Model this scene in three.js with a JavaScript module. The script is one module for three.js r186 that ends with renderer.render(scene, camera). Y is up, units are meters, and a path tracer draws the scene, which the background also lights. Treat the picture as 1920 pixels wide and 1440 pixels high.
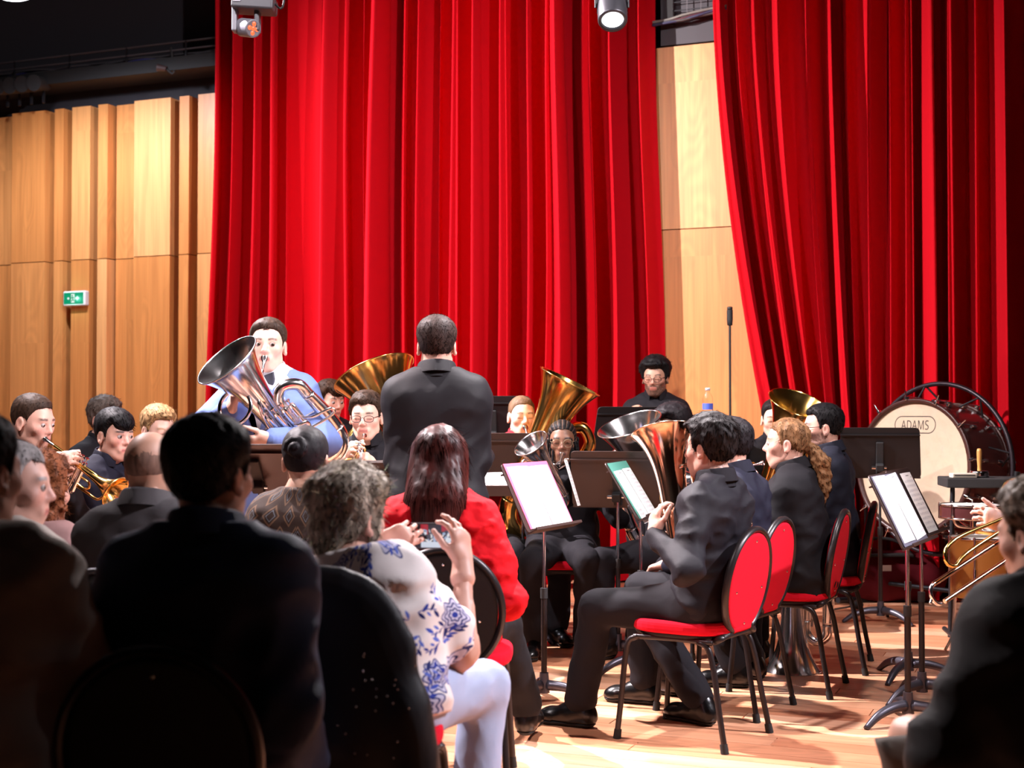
import * as THREE from 'three';
import { mergeGeometries } from 'three/addons/utils/BufferGeometryUtils.js';
import { RoundedBoxGeometry } from 'three/addons/geometries/RoundedBoxGeometry.js';
import { ImprovedNoise } from 'three/addons/math/ImprovedNoise.js';

// ---------------------------------------------------------------- camera, exposure
const scene = new THREE.Scene();
scene.background = new THREE.Color(0x000000);
const FPX = 2600, EYE = 1.29, HORIZON = 780;               // focal length in pixels of the 1920x1440 frame, eye height, horizon row
const camera = new THREE.PerspectiveCamera(2 * Math.atan(720 / FPX) * 180 / Math.PI, 4 / 3, 0.05, 60);
camera.position.set(0, EYE, 0);
camera.rotation.x = Math.atan((HORIZON - 720) / FPX);
camera.focus = 6.5; camera.userData.fStop = 3.2;
const renderer = new THREE.WebGLRenderer({ antialias: true });
renderer.toneMapping = THREE.LinearToneMapping;
renderer.toneMappingExposure = 1.0;
renderer.shadowMap.enabled = true;

// ---------------------------------------------------------------- small helpers
const V = (x, y, z) => new THREE.Vector3(x, y, z);
const rad = d => d * Math.PI / 180;
const at = (px, py, depth) => V((px - 960) / FPX * depth, EYE + (HORIZON - py) / FPX * depth, -depth);   // a measured point of the place
const clamp = (x, a, b) => x < a ? a : x > b ? b : x;
const mix = (a, b, t) => a + (b - a) * t;
const sstep = (a, b, x) => { const t = clamp((x - a) / (b - a), 0, 1); return t * t * (3 - 2 * t); };
let seed_ = 7; const rnd = () => { seed_ = (seed_ * 1664525 + 1013904223) >>> 0; return seed_ / 4294967296; };
const rr = (a, b) => a + (b - a) * rnd();
const perlin = new ImprovedNoise(), noise = (x, y, z) => perlin.noise(x, y, z);
const taken = {};
function numbered(name) { const n = taken[name] = (taken[name] ?? -1) + 1; return n ? name + '_' + String(n).padStart(3, '0') : name; }
function shade(o) { o.castShadow = o.receiveShadow = true; return o; }
function thing(name, label, category, group) {
  const o = new THREE.Group(); o.name = numbered(name); o.userData = { label, category }; if (group) o.userData.group = group; scene.add(o); return o;
}
function part(parent, name, geo, mat, label) {
  const g = Array.isArray(geo) ? merge(geo) : geo;
  const m = shade(new THREE.Mesh(g, mat)); m.name = name; if (label) m.userData.label = label; parent.add(m); return m;
}
function struct(name, geo, mat) { const m = shade(new THREE.Mesh(Array.isArray(geo) ? merge(geo) : geo, mat)); m.name = name; m.userData.kind = 'structure'; scene.add(m); return m; }
function merge(list) {
  const L = list.map(g => { g = g.index ? g.toNonIndexed() : g; if (!g.attributes.uv) g.setAttribute('uv', new THREE.BufferAttribute(new Float32Array(g.attributes.position.count * 2), 2)); if (!g.attributes.normal) g.computeVertexNormals(); for (const k of Object.keys(g.attributes)) if (!['position', 'normal', 'uv', 'color'].includes(k)) g.deleteAttribute(k); return g; });
  return mergeGeometries(L);
}
const box = (w, h, d, x = 0, y = 0, z = 0, r = 0) => { const g = r ? new RoundedBoxGeometry(w, h, d, 2, r) : new THREE.BoxGeometry(w, h, d); return g.translate(x, y, z); };
function cyl(a, b, ra, rb = ra, n = 12) {                       // cylinder between two points
  const d = b.clone().sub(a), g = new THREE.CylinderGeometry(rb, ra, d.length(), n);
  g.applyQuaternion(new THREE.Quaternion().setFromUnitVectors(V(0, 1, 0), d.clone().normalize()));
  const m = a.clone().add(b).multiplyScalar(.5); return g.translate(m.x, m.y, m.z);
}
function lathe(pts, n = 24, a = 0, l = 2 * Math.PI) { return new THREE.LatheGeometry(pts.map(p => new THREE.Vector2(p[0], p[1])), n, a, l); }
function sweep(points, radii, n = 60, m = 12, closed = false) {  // tapered tube through points; radii a number or list
  const c = new THREE.CatmullRomCurve3(points, closed, 'centripetal'), fr = c.computeFrenetFrames(n, closed);
  const R = t => { if (!Array.isArray(radii)) return radii; const x = t * (radii.length - 1), i = Math.min(radii.length - 2, Math.floor(x)); return mix(radii[i], radii[i + 1], x - i); };
  const pos = [], idx = [], uv = [];
  for (let i = 0; i <= n; i++) {
    const p = c.getPointAt(i / n), r = R(i / n), N = fr.normals[i], B = fr.binormals[i];
    for (let j = 0; j <= m; j++) { const a = j / m * 2 * Math.PI, ca = Math.cos(a) * r, sa = Math.sin(a) * r; pos.push(p.x + N.x * ca + B.x * sa, p.y + N.y * ca + B.y * sa, p.z + N.z * ca + B.z * sa); uv.push(j / m, i / n); }
  }
  for (let i = 0; i < n; i++) for (let j = 0; j < m; j++) { const a = i * (m + 1) + j, b = a + m + 1; idx.push(a, a + 1, b, b, a + 1, b + 1); }
  if (!closed) for (const [i, s] of [[0, 1], [n, 0]]) { const p = c.getPointAt(i / n), q = pos.length / 3; pos.push(p.x, p.y, p.z); uv.push(0, 0); for (let j = 0; j < m; j++) { const a = i * (m + 1) + j; s ? idx.push(q, a + 1, a) : idx.push(q, a, a + 1); } }
  const g = new THREE.BufferGeometry(); g.setAttribute('position', new THREE.Float32BufferAttribute(pos, 3)); g.setAttribute('uv', new THREE.Float32BufferAttribute(uv, 2)); g.setIndex(idx); g.computeVertexNormals(); return g;
}
const lin = (r, g, b) => new THREE.Color().setRGB(r, g, b);
const std = (color, roughness = .6, metalness = 0, extra = {}) => new THREE.MeshStandardMaterial({ color, roughness, metalness, ...extra });
const phys = (p) => new THREE.MeshPhysicalMaterial(p);
function canvasTex(w, h, draw, repeat) {
  const c = document.createElement('canvas'); c.width = w; c.height = h; draw(c.getContext('2d'), w, h);
  const t = new THREE.CanvasTexture(c); t.colorSpace = THREE.SRGBColorSpace; t.wrapS = t.wrapT = THREE.RepeatWrapping; if (repeat) t.repeat.set(...repeat); return t;
}
function dataTex(w, h, f, srgb = true) {
  const d = new Uint8Array(w * h * 4);
  for (let y = 0; y < h; y++) for (let x = 0; x < w; x++) { const c = f(x / w, y / h), i = (y * w + x) * 4; d[i] = clamp(c[0], 0, 255); d[i + 1] = clamp(c[1], 0, 255); d[i + 2] = clamp(c[2], 0, 255); d[i + 3] = 255; }
  const t = new THREE.DataTexture(d, w, h); t.magFilter = THREE.LinearFilter; t.minFilter = THREE.LinearMipmapLinearFilter; t.generateMipmaps = true; t.wrapS = t.wrapT = THREE.RepeatWrapping; if (srgb) t.colorSpace = THREE.SRGBColorSpace; t.needsUpdate = true; return t;
}

// ---------------------------------------------------------------- stage lamps (their fittings are built further down, round the same points)
function aimSpot(p, target, color, candela, angle, penumbra, size) {
  const s = new THREE.SpotLight(color, candela, 0, rad(angle), penumbra, 2); s.position.copy(p); s.target.position.copy(target);
  s.castShadow = true; s.shadow.radius = size / .02; s.shadow.mapSize.set(1024, 1024); scene.add(s, s.target); return s;
}
const LAMPS = [   // position, aim, colour, candela, half cone, penumbra, lens radius
  { p: V(-3.7, 5.7, -7.6), t: V(1.3, 0.1, -6.1), c: lin(1, .88, .91), i: 640, a: 27, pen: .45, r: .05 },    // side lamp that throws the chair shadows
  { p: V(-2.8, 5.3, -3.5), t: V(-.2, 1.2, -8.6), c: lin(1, .90, .92), i: 90, a: 38, pen: .7, r: .09 },       // front of the stage
  { p: V(3.0, 5.3, -3.7), t: V(-1.9, 1.5, -8.8), c: lin(1, .90, .92), i: 150, a: 41, pen: .7, r: .09 },
  { p: V(-5.0, 5.2, -6.9), t: V(.6, 2.5, -10.9), c: lin(1, .88, .88), i: 400, a: 32, pen: .8, r: .06 },      // on the curtains, from the side
  { p: V(5.2, 5.0, -4.3), t: V(-.3, .8, -5.2), c: lin(.95, .90, 1), i: 250, a: 19.5, pen: .45, r: .07 },        // from the far side, over the front rows
  { p: V(-1.6, 5.3, -4.2), t: V(-1.1, 1.4, -6.3), c: lin(.93, .93, 1), i: 45, a: 9, pen: .5, r: .06 },       // on the soloist
];
for (const L of LAMPS) aimSpot(L.p, L.t, L.c, L.i, L.a, L.pen, L.r);

// ---------------------------------------------------------------- signed distance modelling
const cap = (a, b, ra, rb = ra, k = .02) => { const B = b.clone().sub(a); return { t: 0, ax: a.x, ay: a.y, az: a.z, bx: B.x, by: B.y, bz: B.z, il: 1 / Math.max(1e-9, B.lengthSq()), ra, rb, k }; };
const flat = (a, b, ra, rb, w, g, k = .03) => ({ ...cap(a, b, ra, rb, k), t: 2, wx: w.x, wy: w.y, wz: w.z, g: g * g - 1, gi: 1 / g });
const ell = (c, r, k = .02) => ({ t: 1, cx: c.x, cy: c.y, cz: c.z, rx: r.x, ry: r.y, rz: r.z, k });
const cut = (p) => ({ ...p, sub: true });
function primD(q, x, y, z) {
  if (q.t === 1) {
    const px = (x - q.cx) / q.rx, py = (y - q.cy) / q.ry, pz = (z - q.cz) / q.rz, k0 = Math.sqrt(px * px + py * py + pz * pz);
    const gx = px / q.rx, gy = py / q.ry, gz = pz / q.rz, k1 = Math.sqrt(gx * gx + gy * gy + gz * gz);
    return k1 < 1e-9 ? -Math.min(q.rx, q.ry, q.rz) : k0 * (k0 - 1) / k1;
  }
  const px = x - q.ax, py = y - q.ay, pz = z - q.az; let h = (px * q.bx + py * q.by + pz * q.bz) * q.il; h = h < 0 ? 0 : h > 1 ? 1 : h;
  const vx = px - q.bx * h, vy = py - q.by * h, vz = pz - q.bz * h, r = q.ra + (q.rb - q.ra) * h; let l = vx * vx + vy * vy + vz * vz;
  if (q.t === 2) { const s = vx * q.wx + vy * q.wy + vz * q.wz; l += s * s * q.g; return (Math.sqrt(l) - r) * (.5 + .5 * q.gi); }
  return Math.sqrt(l) - r;
}
function fieldOf(prims) {
  return (x, y, z) => {
    let d = 1e9;
    for (const q of prims) {
      const e = primD(q, x, y, z), k = q.k;
      if (q.sub) { const h = clamp(.5 - .5 * (d + e) / k, 0, 1); d = d + (-e - d) * h + k * h * (1 - h); }
      else if (d > 1e8) d = e; else { const f = k - Math.abs(d - e); d = (d < e ? d : e) - (f > 0 ? f * f / (4 * k) : 0); }
    }
    return d;
  };
}
function boundsOf(prims, pad) {
  const lo = V(1e9, 1e9, 1e9), hi = V(-1e9, -1e9, -1e9);
  const add = (x, y, z, r) => { lo.x = Math.min(lo.x, x - r); lo.y = Math.min(lo.y, y - r); lo.z = Math.min(lo.z, z - r); hi.x = Math.max(hi.x, x + r); hi.y = Math.max(hi.y, y + r); hi.z = Math.max(hi.z, z + r); };
  for (const q of prims) { if (q.sub) continue; if (q.t === 1) { add(q.cx, q.cy, q.cz, Math.max(q.rx, q.ry, q.rz)); } else { add(q.ax, q.ay, q.az, q.ra); add(q.ax + q.bx, q.ay + q.by, q.az + q.bz, q.rb); } }
  return [lo.subScalar(pad), hi.addScalar(pad)];
}
function meshField(f, lo, hi, h, colour, uvf) {                // surface nets
  const nx = Math.ceil((hi.x - lo.x) / h) + 1, ny = Math.ceil((hi.y - lo.y) / h) + 1, nz = Math.ceil((hi.z - lo.z) / h) + 1, sx = 1, sy = nx, sz = nx * ny;
  const F = new Float32Array(nx * ny * nz), B = 5, R = B * h * .9 + h;
  for (let k0 = 0; k0 < nz; k0 += B) for (let j0 = 0; j0 < ny; j0 += B) for (let i0 = 0; i0 < nx; i0 += B) {
    const v = f(lo.x + (i0 + B / 2 - .5) * h, lo.y + (j0 + B / 2 - .5) * h, lo.z + (k0 + B / 2 - .5) * h), far = Math.abs(v) > R * 1.35;
    for (let k = k0; k < Math.min(nz, k0 + B); k++) for (let j = j0; j < Math.min(ny, j0 + B); j++) for (let i = i0; i < Math.min(nx, i0 + B); i++)
      F[i + j * sy + k * sz] = far ? v : f(lo.x + i * h, lo.y + j * h, lo.z + k * h);
  }
  const id = new Int32Array(nx * ny * nz).fill(-1), pos = [], idx = [];
  const E = [[0, 1], [2, 3], [4, 5], [6, 7], [0, 2], [1, 3], [4, 6], [5, 7], [0, 4], [1, 5], [2, 6], [3, 7]], O = [0, sx, sy, sx + sy, sz, sx + sz, sy + sz, sx + sy + sz], val = new Float32Array(8);
  for (let k = 0; k < nz - 1; k++) for (let j = 0; j < ny - 1; j++) for (let i = 0; i < nx - 1; i++) {
    const b = i + j * sy + k * sz; let m = 0;
    for (let q = 0; q < 8; q++) { val[q] = F[b + O[q]]; if (val[q] < 0) m |= 1 << q; }
    if (m === 0 || m === 255) continue;
    let x = 0, y = 0, z = 0, n = 0;
    for (const [p, q] of E) { if ((val[p] < 0) === (val[q] < 0)) continue; const t = val[p] / (val[p] - val[q]); x += (p & 1) + ((q & 1) - (p & 1)) * t; y += (p >> 1 & 1) + ((q >> 1 & 1) - (p >> 1 & 1)) * t; z += (p >> 2) + ((q >> 2) - (p >> 2)) * t; n++; }
    id[b] = pos.length / 3; pos.push(lo.x + (i + x / n) * h, lo.y + (j + y / n) * h, lo.z + (k + z / n) * h);
  }
  const quad = (a, b, c, d, flip) => { if (a < 0 || b < 0 || c < 0 || d < 0) return; flip ? idx.push(a, c, b, a, d, c) : idx.push(a, b, c, a, c, d); };
  for (let k = 1; k < nz - 1; k++) for (let j = 1; j < ny - 1; j++) for (let i = 1; i < nx - 1; i++) {
    const b = i + j * sy + k * sz, s = F[b] < 0;
    if (s !== F[b + sx] < 0) quad(id[b - sy - sz], id[b - sz], id[b], id[b - sy], !s);
    if (s !== F[b + sy] < 0) quad(id[b - sz - sx], id[b - sx], id[b], id[b - sz], !s);
    if (s !== F[b + sz] < 0) quad(id[b - sx - sy], id[b - sy], id[b], id[b - sx], !s);
  }
  const g = new THREE.BufferGeometry(); g.setAttribute('position', new THREE.Float32BufferAttribute(pos, 3)); g.setIndex(idx); g.computeVertexNormals();
  const n = pos.length / 3;
  if (colour) { const c = new Float32Array(n * 3); for (let i = 0; i < n; i++) { const q = colour(pos[i * 3], pos[i * 3 + 1], pos[i * 3 + 2]); c[i * 3] = q[0]; c[i * 3 + 1] = q[1]; c[i * 3 + 2] = q[2]; } g.setAttribute('color', new THREE.BufferAttribute(c, 3)); }
  const uv = new Float32Array(n * 2); for (let i = 0; i < n; i++) { const x = pos[i * 3], y = pos[i * 3 + 1], z = pos[i * 3 + 2]; if (uvf) { const q = uvf(x, y, z); uv[i * 2] = q[0]; uv[i * 2 + 1] = q[1]; } else { uv[i * 2] = x + z * .6; uv[i * 2 + 1] = y + z * .3; } }
  g.setAttribute('uv', new THREE.BufferAttribute(uv, 2)); return g;
}
function meshPrims(prims, h, opt = {}) {
  const [lo, hi] = boundsOf(prims, h * 2.5 + (opt.pad || 0)); const f0 = fieldOf(prims), f = opt.warp ? (x, y, z) => opt.warp(f0(x, y, z), x, y, z) : f0;
  return meshField(f, lo, hi, h, opt.colour, opt.uv);
}
function ik(a, t, l1, l2, pole) {
  const d = t.clone().sub(a); let L = d.length(); const M = (l1 + l2) * .998; if (L > M) { d.multiplyScalar(M / L); L = M; }
  const e = a.clone().add(d), u = d.clone().normalize(), x = (l1 * l1 - l2 * l2 + L * L) / (2 * L), h = Math.sqrt(Math.max(0, l1 * l1 - x * x));
  const p = pole.clone().addScaledVector(u, -pole.dot(u)).normalize();
  return [a.clone().addScaledVector(u, x).addScaledVector(p, h), e];
}

// ---------------------------------------------------------------- people
const SKIN = { fair: [.60, .33, .25], pale: [.66, .39, .30], tan: [.47, .25, .17], brown: [.17, .075, .042], dark: [.085, .036, .022] };
const skinMat = std(0xffffff, .52, 0, { vertexColors: true }), hairMat = phys({ color: 0xffffff, roughness: .6, vertexColors: true, specularIntensity: .35 }), eyeMat = std(0xffffff, .12, 0, { vertexColors: true });
const fabricBump = dataTex(128, 128, (u, v) => { const a = Math.sin(u * 2 * Math.PI * 32) * Math.sin(v * 2 * Math.PI * 32) * 60 + 128 + (rnd() - .5) * 60; return [a, a, a]; }, false);
fabricBump.repeat.set(12, 12);
const clothMats = {};
function cloth(color, rough = .8, extra = {}) {
  const k = color.toArray().join() + rough + Object.keys(extra).join(); if (clothMats[k] && !extra.map) return clothMats[k];
  return clothMats[k] = phys({ color, roughness: rough, bumpMap: fabricBump, bumpScale: .0012, sheen: .15, sheenRoughness: .5, sheenColor: color.clone(), specularIntensity: .3, ...extra });
}
const HL = [[-.13, -.09], [-.05, -.09], [-.024, -.035], [-.012, .016], [.010, .016], [.015, -.018], [.025, -.018], [.030, .034], [.044, .066], [.066, .080], [.078, .072], [.11, .072]];
function hairline(z) { for (let i = 1; i < HL.length; i++) if (z < HL[i][0]) { const a = HL[i - 1], b = HL[i]; return mix(a[1], b[1], clamp((z - a[0]) / (b[0] - a[0]), 0, 1)); } return .078; }
function headPrims(o) {
  const f = o.female ? .95 : 1, P = [
    ell(V(0, .03, -.012), V(.074, .086, .096), .02), ell(V(0, -.032, .022), V(.060 * f, .076, .062), .035), ell(V(0, -.085, .052), V(.026 * f, .022, .024), .04),
    cap(V(-.048 * f, -.062, .004), V(-.02, -.092, .052), .018, .016, .03), cap(V(.048 * f, -.062, .004), V(.02, -.092, .052), .018, .016, .03),
    cap(V(-.035, .026, .071), V(.035, .026, .071), .012, .012, .02), ell(V(-.040, -.016, .058), V(.022, .018, .018), .03), ell(V(.040, -.016, .058), V(.022, .018, .018), .03),
    cap(V(0, .018, .080), V(0, -.020, .101), .0075, .0115, .012), ell(V(-.0115, -.025, .090), V(.0085, .0075, .010), .008), ell(V(.0115, -.025, .090), V(.0085, .0075, .010), .008),
    cap(V(-.019, -.0535, .076), V(.019, -.0535, .076), .0075, .0075, .008), cap(V(-.016, -.0625, .076), V(.016, -.0625, .076), .0085, .0085, .008), ell(V(0, -.054, .077), V(.03, .022, .014), .02),
  ];
  for (const s of [-1, 1]) {
    P.push({ ...ell(V(s * .079, -.006, -.008), V(.0085, .031, .019), .008) }, cut(ell(V(s * .088, -.002, -.003), V(.007, .019, .010), .006)), ell(V(s * .082, -.03, -.002), V(.007, .009, .008), .008));
    if (!o.closed) P.push(cut(ell(V(s * .031, .0075, .096), V(.0150, .0044, .022), .007))); else P.push(cut(ell(V(s * .031, .001, .098), V(.016, .003, .017), .006)), ell(V(s * .031, .008, .073), V(.014, .011, .013), .01));
  }
  if (o.neck) P.push(cap(o.neck[0], o.neck[1], .053 * (o.neckR || 1), .050 * (o.neckR || 1), .03));
  return P;
}
function headColour(o) {
  const S = SKIN[o.skin || 'fair'], H = o.hair.c, sd = o.seed, dk = S[0] < .2;
  return (x, y, z) => {
    let c = [S[0], S[1], S[2]]; const m = 1 + .10 * noise(x * 40 + sd, y * 40, z * 40); c = c.map(v => v * m); const ax = Math.abs(x);
    if (z > .03) { const ch = Math.exp(-((ax - .042) ** 2 + (y + .018) ** 2) / .0007) + Math.exp(-(ax ** 2 + (y + .018) ** 2) / .0004); c[1] *= 1 - .14 * Math.min(1, ch); c[2] *= 1 - .12 * Math.min(1, ch); }
    const lp = sstep(.027, .019, ax) * sstep(.0125, .0075, Math.abs(y + .058)) * (z > .072 ? 1 : 0); if (lp) { const L = dk ? [.16, .05, .045] : [S[0] * .8, S[1] * .48, S[2] * .52]; c = c.map((v, i) => mix(v, L[i], lp)); }
    if (z > .072 && Math.abs(y + .0585) < .0035 && ax < .022) c = c.map(v => v * .6);
    const by = .0285 + .004 * Math.sin(clamp((ax - .012) / .04, 0, 1) * 3), br = sstep(.0065, .0035, Math.abs(y - by)) * sstep(.011, .016, ax) * sstep(.054, .046, ax) * (z > .04 ? 1 : 0); if (br && !o.noBrow) c = c.map((v, i) => mix(v, H[i] * .8, br * .85));
    if (o.closed && z > .05 && Math.abs(y - .001) < .0035 && ax > .016 && ax < .046) c = c.map((v, i) => v * .35);
    if (o.beard) { const j = sstep(-.028, -.048, y + .02 * sstep(.03, .06, ax) * -1 + .006 * noise(x * 60, y * 60, sd)) * sstep(-.03, .0, z), mo = sstep(.035, .025, ax) * sstep(.008, .003, Math.abs(y + .043)) * (z > .06 ? 1 : 0); const b = Math.max(j * (1 - lp), mo) * o.beard * (.75 + .5 * noise(x * 220, y * 220, z * 220)); c = c.map((v, i) => mix(v, H[i] * .7, clamp(b, 0, 1))); }
    if (z < .0 && ax > .07) { c[1] *= .9; c[2] *= .9; }
    return c;
  };
}
function hairGeo(o) {                                          // in head space
  const h = o.hair, sd = o.seed, st = h.style, lo = V(-.16, -.16, -.2), hi = V(.16, .2, .17); const extra = [], c0 = h.c;
  const t0 = h.t ?? .008, t1 = h.top ?? .016, amp = h.amp ?? .004, fr = h.freq ?? 38, drop = h.fringe ?? 0, nape = h.nape ?? 0;
  if (st === 'long') { extra.push(flat(V(0, .02, -.045), V(0, -.14, -.105), .098, .104, V(0, 0, 1), 1.6, .03), flat(V(0, -.14, -.105), V(0, -h.len, -.165), .104, .085, V(0, 0, 1), 1.9, .03), cap(V(-.066, .05, .0), V(-.085, -.2, -.06), .032, .03, .04), cap(V(.066, .05, .0), V(.085, -.2, -.06), .032, .03, .04)); lo.y = -h.len - .13; lo.z = -.28; }
  if (st === 'curlylong') { extra.push(flat(V(0, .03, -.03), V(0, -h.len, -.07), .085, .078, V(0, 0, 1), 1.2, .03), cap(V(-.06, .05, .0), V(-.07, -h.len * .7, -.0), .034, .03, .04), cap(V(.06, .05, .0), V(.07, -h.len * .7, -.0), .034, .03, .04)); lo.y = -h.len - .15; lo.x = -.2; hi.x = .2; }
  if (st === 'bob') { extra.push(cap(V(-.072, .04, .005), V(-.07, -.045, .01), .022, .016, .03), cap(V(.072, .04, .005), V(.07, -.045, .01), .022, .016, .03), cap(V(0, -.02, -.08), V(0, -.09, -.07), .05, .03, .04)); }
  if (st === 'ponytail') { extra.push(cap(V(0, -.012, -.10), V(.0, -.022, -.128), .022, .02, .015), cap(V(0, -.022, -.128), V(.0, -.085, -.165), .026, .042, .012), cap(V(0, -.085, -.165), V(.0, -.20, -.170), .042, .036, .02), cap(V(0, -.20, -.170), V(.008, -.285, -.165), .036, .014, .02)); lo.y = -.34; lo.z = -.25; }
  if (st === 'bun') { for (let i = 0; i < 14; i++) { const a = i * .55, b = (i + 1) * .55, r = .036 - i * .0022, r2 = .036 - (i + 1) * .0022, z = -.116 - i * .0022; extra.push(cap(V(Math.cos(a) * r, .045 + Math.sin(a) * r, z), V(Math.cos(b) * r2, .045 + Math.sin(b) * r2, z - .002), .016, .016, .006)); } }
  if (st === 'braids') { lo.y = -.32; lo.x = -.19; hi.x = .19; }
  const fe = extra.length ? fieldOf(extra) : null;
  const f = (x, y, z) => {
    const q = (() => { const px = x / .074, py = (y - .03) / .086, pz = (z + .012) / .096, k0 = Math.sqrt(px * px + py * py + pz * pz), gx = px / .074, gy = py / .086, gz = pz / .096; return k0 * (k0 - 1) / Math.max(1e-6, Math.sqrt(gx * gx + gy * gy + gz * gz)); })();
    let t = t0 + t1 * sstep(.0, .11, y + (h.quiff || 0) * z);
    if (st === 'afro') t += .004 * noise(x * 30 + sd, y * 30, z * 30);
    if (st === 'braids') t += .0035 * Math.abs(Math.sin(Math.atan2(x, y + .02) * 16));
    if (Math.abs(q) < .08) { t += amp * (noise(x * fr + sd, y * fr * .6, z * fr) + .5 * noise(x * fr * 2.2, y * fr * 1.3 + sd, z * fr * 2.2)); }
    let d = q - t; const ln = hairline(z - .0 + (h.recede || 0) * sstep(.02, .07, z)) - drop * sstep(.04, .075, z) + nape * sstep(-.03, -.08, z) - (st === 'afro' ? .0 : 0);
    const tp = mix(.3, 1, sstep(-.004, .035, y - ln)); d = q - t * tp; d = Math.max(d, (ln - y + .004 * noise(x * 90, y * 20, sd)) * .75);
    if (fe) { const e = fe(x, y, z) - amp * 1.6 * (noise(x * fr + sd, y * (h.fy ?? fr * .35), z * fr) + .4 * noise(x * fr * 2.3, y * (h.fy ?? fr * .35) * 2, z * fr * 2.3)), k = .012, g = k - Math.abs(d - e); d = Math.min(d, e) - (g > 0 ? g * g / (4 * k) : 0); if (st !== 'ponytail' && st !== 'bun' && z > .0) { const fc = Math.max(Math.abs(x) - .066 - .0 * y, -(z - .028)) ; d = Math.max(d, Math.min(.05, -Math.max(Math.abs(x) - .064, .03 - z, y - .06))); } }
    return d;
  };
  const c2 = h.c2 || c0, row = st === 'braids';
  const colour = (x, y, z) => { const a = Math.atan2(x, z), m = .82 + .5 * noise(a * 9 + sd, y * 6, z * 12) + .25 * noise(x * 150, y * 30, z * 150), k = clamp(.5 + noise(x * 14 + 5, y * 14, z * 14 + sd), 0, 1); const rw = row && Math.abs(Math.sin(Math.atan2(x, y + .02) * 16)) < .25 ? 1 : 0; return c0.map((v, i) => rw ? [.09, .05, .035][i] : mix(v, c2[i], k) * Math.max(.35, m)); };
  const g0 = meshField(f, lo, hi, h.step || .0072, colour), list = [g0.toNonIndexed()];
  // fine strands lift off the mass and break its outline
  const P = g0.attributes.position, N = g0.attributes.normal, n = h.strands ?? 900, pos = [], col = [], nor = [], uv = [], L = h.len_s ?? .022, curl = h.curl ?? .25, W = .0007;
  if (P.count) for (let s = 0; s < n; s++) {
    const i = Math.floor(rnd() * P.count), p = V(P.getX(i), P.getY(i), P.getZ(i)), m = V(N.getX(i), N.getY(i), N.getZ(i));
    let d = p.clone().sub(V(.01, .10, -.05)).add(V(0, -.04, 0)); if (h.forward) d.add(V(0, .02, .08 * h.forward)); d.add(V(rr(-1, 1), rr(-1, 1), rr(-1, 1)).multiplyScalar(curl * .15)); d.addScaledVector(m, -d.dot(m)).normalize();
    const w = d.clone().cross(m).normalize().multiplyScalar(W * rr(.7, 1.6)), c = colour(p.x, p.y, p.z).map(v => v * rr(.8, 1.35)), len = L * rr(.5, 1.2); let q = p.clone().addScaledVector(m, -.002), pr = null;
    for (let k = 0; k < 4; k++) {
      const wid = 1 - k / 3.2, a = q.clone().addScaledVector(w, wid), b = q.clone().addScaledVector(w, -wid);
      if (pr) { for (const v of [pr[0], pr[1], b, pr[0], b, a]) { pos.push(v.x, v.y, v.z); nor.push(m.x, m.y, m.z); col.push(...c); uv.push(0, 0); } }
      pr = [a, b]; q.addScaledVector(d, len / 3).addScaledVector(m, (h.lift ?? .12) * len / 3); d.add(V(rr(-1, 1), rr(-1, 1), rr(-1, 1)).multiplyScalar(curl)).addScaledVector(m, -.05).normalize();
    }
  }
  if (pos.length) { const g = new THREE.BufferGeometry(); g.setAttribute('position', new THREE.Float32BufferAttribute(pos, 3)); g.setAttribute('normal', new THREE.Float32BufferAttribute(nor, 3)); g.setAttribute('color', new THREE.Float32BufferAttribute(col, 3)); g.setAttribute('uv', new THREE.Float32BufferAttribute(uv, 2)); list.push(g); }
  return merge(list);
}
function braidGeos(o) {                                        // hanging plaits, one geometry each
  const out = [];
  for (let i = 0; i < 26; i++) {
    const a = mix(-2.55, 2.55, i / 25) + Math.PI, sx = Math.sin(a) * .088, sz = Math.cos(a) * .098 - .012, len = rr(.18, .25), y0 = rr(-.0, .03), P = [];
    for (let k = 0; k <= 5; k++) P.push(V(sx * (1 + .16 * k / 5) + rr(-.004, .004), y0 - len * k / 5, sz - .008 * k / 5 + rr(-.004, .004)));
    const g = sweep(P, Array.from({ length: 22 }, (_, k) => .0062 + .0018 * (k % 2)), 42, 6), c = new Float32Array(g.attributes.position.count * 3); for (let k = 0; k < c.length; k++) c[k] = o.hair.c[k % 3]; g.setAttribute('color', new THREE.BufferAttribute(c, 3)); out.push(g);
  }
  return out;
}
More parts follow.
